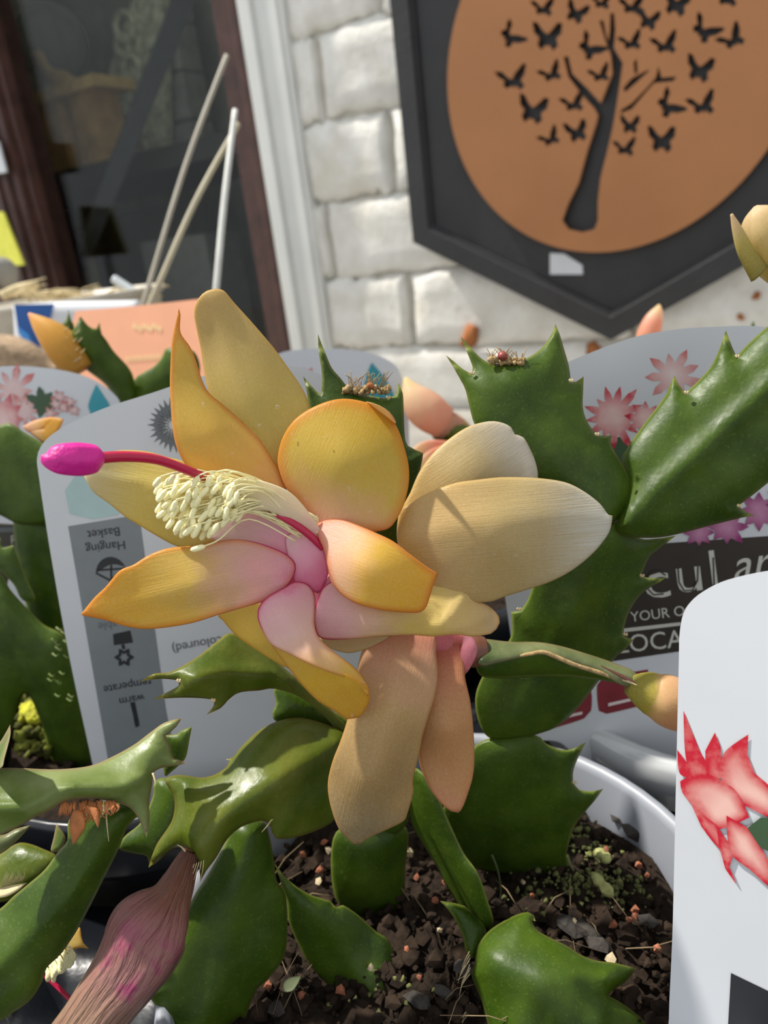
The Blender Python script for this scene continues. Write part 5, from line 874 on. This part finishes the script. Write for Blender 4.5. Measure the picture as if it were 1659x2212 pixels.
pet([(925, 1400), (940, 1380), (999, 1390), (1003, 1430), (1005, 1465), (1016, 1514), (1022, 1568), (1025, 1630), (1022, 1675), (1013, 1708), (1001, 1741), (990, 1756), (975, 1753), (954, 1737), (931, 1708), (915, 1675), (905, 1642), (909, 1605), (919, 1564), (930, 1500), (930, 1440)],
    [(960, 1400, .1030), (970, 1580, .0992), (985, 1752, .1010), (1020, 1600, .1012), (912, 1620, .1012)], petal('petal_drooping', [(0, '#cf605c'), (.12, '#d07f56'), (.4, '#c68f56'), (.8, '#c98f54'), (1, '#cf8a60')], '#d98a52', tr=.25, vs=.35, vein='#b06a30', gloss=.34, lemon=False), ((960, 1395), (985, 1755)), T=.0004)
# tube, throat and ovary
M['tube'] = petal('pink_flower_tube', [(0, '#e9a0b4'), (.5, '#e07a90'), (.85, '#cf5f62'), (1, '#b8604a')], '#c64a68', tr=.25)
tube('flower_tube', [(712, 1236, .0985, 36), (790, 1290, .1000, 42), (880, 1345, .1025, 40), (950, 1385, .1045, 36), (995, 1402, .1055, 36), (1018, 1406, .1060, 34)], M['tube'], FL, n=18, lob=(5, .04))
tube('ovary', [(1000, 1404, .1056, 33), (1022, 1406, .1060, 36), (1046, 1406, .1063, 30)], plain('reddish_brown_ovary', '#6e4432', .4), FL, n=16)
tube('petal', [(1006, 1374, .1028, 8), (1014, 1400, .1024, 18), (1002, 1440, .1024, 14), (996, 1462, .1030, 4)], M['tube'], FL, n=10, flat=(.35, R[:, 2]))
pet([(590, 1190), (640, 1165), (705, 1190), (730, 1250), (720, 1310), (690, 1345), (650, 1300), (600, 1260)], [(600, 1220, .0985), (720, 1240, .0985), (680, 1330, .0975)], M['tube'], ((700, 1340), (620, 1180)))
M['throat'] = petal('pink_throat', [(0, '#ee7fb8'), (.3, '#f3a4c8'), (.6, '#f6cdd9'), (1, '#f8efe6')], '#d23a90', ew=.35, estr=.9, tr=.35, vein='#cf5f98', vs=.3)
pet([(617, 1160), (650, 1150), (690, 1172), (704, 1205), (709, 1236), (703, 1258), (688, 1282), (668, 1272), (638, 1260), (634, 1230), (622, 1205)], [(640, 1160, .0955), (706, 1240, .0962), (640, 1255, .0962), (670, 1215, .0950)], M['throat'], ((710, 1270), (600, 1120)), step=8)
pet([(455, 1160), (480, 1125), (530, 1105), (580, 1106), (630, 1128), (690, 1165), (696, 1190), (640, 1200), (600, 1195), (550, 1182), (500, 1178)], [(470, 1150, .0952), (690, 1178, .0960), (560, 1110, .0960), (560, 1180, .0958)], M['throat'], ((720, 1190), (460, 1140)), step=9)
# stamens: pale filaments sweeping to a hanging brush of cream anthers
M['filament'] = petal('cream_filament', [(0, '#efb4bc'), (.35, '#efdcc0'), (1, '#efe9c0')], '#efe6c0', tr=.25, vs=.05)
pet([(470, 1062), (500, 1040), (540, 1034), (590, 1046), (630, 1066), (662, 1100), (690, 1140), (697, 1172), (668, 1158), (620, 1122), (580, 1104), (556, 1104), (530, 1112), (500, 1100)], [(480, 1060, .0912), (560, 1050, .0915), (690, 1155, .0948), (600, 1105, .0928), (530, 1108, .0925)], M['filament'], ((700, 1170), (470, 1070)), step=9, wav=.00003)
rg = np.random.default_rng(21); ends = []
for row, (ya, yb, n_) in enumerate(((1044, 1034, 12), (1064, 1050, 15), (1086, 1076, 16), (1108, 1102, 16), (1128, 1122, 13), (1142, 1140, 9))):
    for k in range(n_):
        t_ = k / (n_ - 1); x0, x1 = ((345, 470), (346, 505), (352, 520), (362, 520), (378, 510), (392, 480))[row]; ends.append((x0 + (x1 - x0) * t_ + rg.normal(0, 4), ya + (yb - ya) * t_ + rg.normal(0, 4), .0885 + .0028 * rg.random()))
ends += [(498, 1062, .0880), (505, 1078, .0880), (512, 1068, .0880)]
def stamen(ex, ey, ed, b=None, ang=None):
    b = b or (690 - 50 * rg.random(), 1165 - 50 * rg.random()); a = ang if ang is not None else math.radians(118 + rg.normal(0, 14)); L = 27 + 9 * rg.random(); dx, dy = math.cos(a), math.sin(a)
    q = spline([(b[0], b[1], .0945), ((b[0] * .5 + ex * .5), min(b[1], ey) * .55 + 1075 * .45 - 6, ed + .0035), (ex * .82 + b[0] * .18, ey - 16, ed + .0008), (ex - dx * 4, ey - dy * 8, ed)], 5)
    fil = ring_tube(P(q[:, 0], q[:, 1], q[:, 2]), np.full(len(q), 1.7 * .091 / F), 5)
    s_ = np.array([0, .12, .3, .7, .9, 1.]); r_ = np.array([.6, 5, 6.6, 6.6, 5, .6]); px = ex + dx * L * (s_ - .25); py = ey + dy * L * (s_ - .25)
    return obj('stamen', *join([fil, ring_tube(P(px, py, np.full(6, ed)), r_ * ed / F, 8)])[:2], M['cream'], FL, True)
for e_ in ends: stamen(*e_)
stamen(344, 1036, .0876, ang=math.radians(128)); stamen(374, 1030, .0880, ang=math.radians(130)); stamen(436, 1182, .0885, (640, 1170), math.radians(165))
# style and stigma
tube('style', [(698, 1184, .0948, 8), (664, 1152, .0940, 8.5), (620, 1122, .0934, 8), (566, 1094, .0940, 8), (500, 1056, .0934, 9), (450, 1034, .0912, 9.5), (415, 1020, .0884, 10), (340, 993, .0850, 11), (270, 986, .0825, 12), (208, 990, .0805, 13)], M['style'], FL, n=12, k=8)
tube('stigma', [(222, 990, .0808, 14), (208, 990, .0804, 28), (180, 992, .0796, 35), (150, 992, .0788, 36), (120, 992, .0780, 31), (100, 990, .0775, 18), (90, 984, .0772, 3)], M['stigma'], FL, n=20, k=5, lob=(6, .07))
# water beads on the petals
mw = N('water_bead'); mw.set(Base_Color=(1, 1, 1, 1), Roughness=.0, Transmission_Weight=1.0, IOR=1.33)
for i, (x, y, d, r_) in enumerate(((440, 873, .0932, 7), (600, 880, .0978, 9), (562, 920, .0976, 8), (503, 980, .0934, 6), (755, 1055, .0918, 8), (800, 1105, .0926, 8), (700, 945, .0926, 5), (660, 1078, .0945, 6), (1067, 1198, .0924, 6), (1115, 1200, .0925, 6), (1055, 1145, .0922, 5), (890, 1622, .0968, 7), (965, 1672, .0985, 5), (946, 1704, .0990, 4), (760, 1545, .0928, 6), (785, 1475, .0905, 6), (630, 940, .0940, 6))):
    c_ = P(np.array([x * 1.]), np.array([y * 1.]), np.array([d]))[0]; t_ = np.linspace(-1, 1, 7) * .98; rr = r_ * .6 * d / F
    V, Fc, _ = ring_tube(c_ + np.outer(t_ * rr * .3, R[:, 2]), rr * np.sqrt(1 - t_ ** 2), 12, flat=(1, R[:, 1])); obj('water_bead', V, Fc, mw.m, FL)
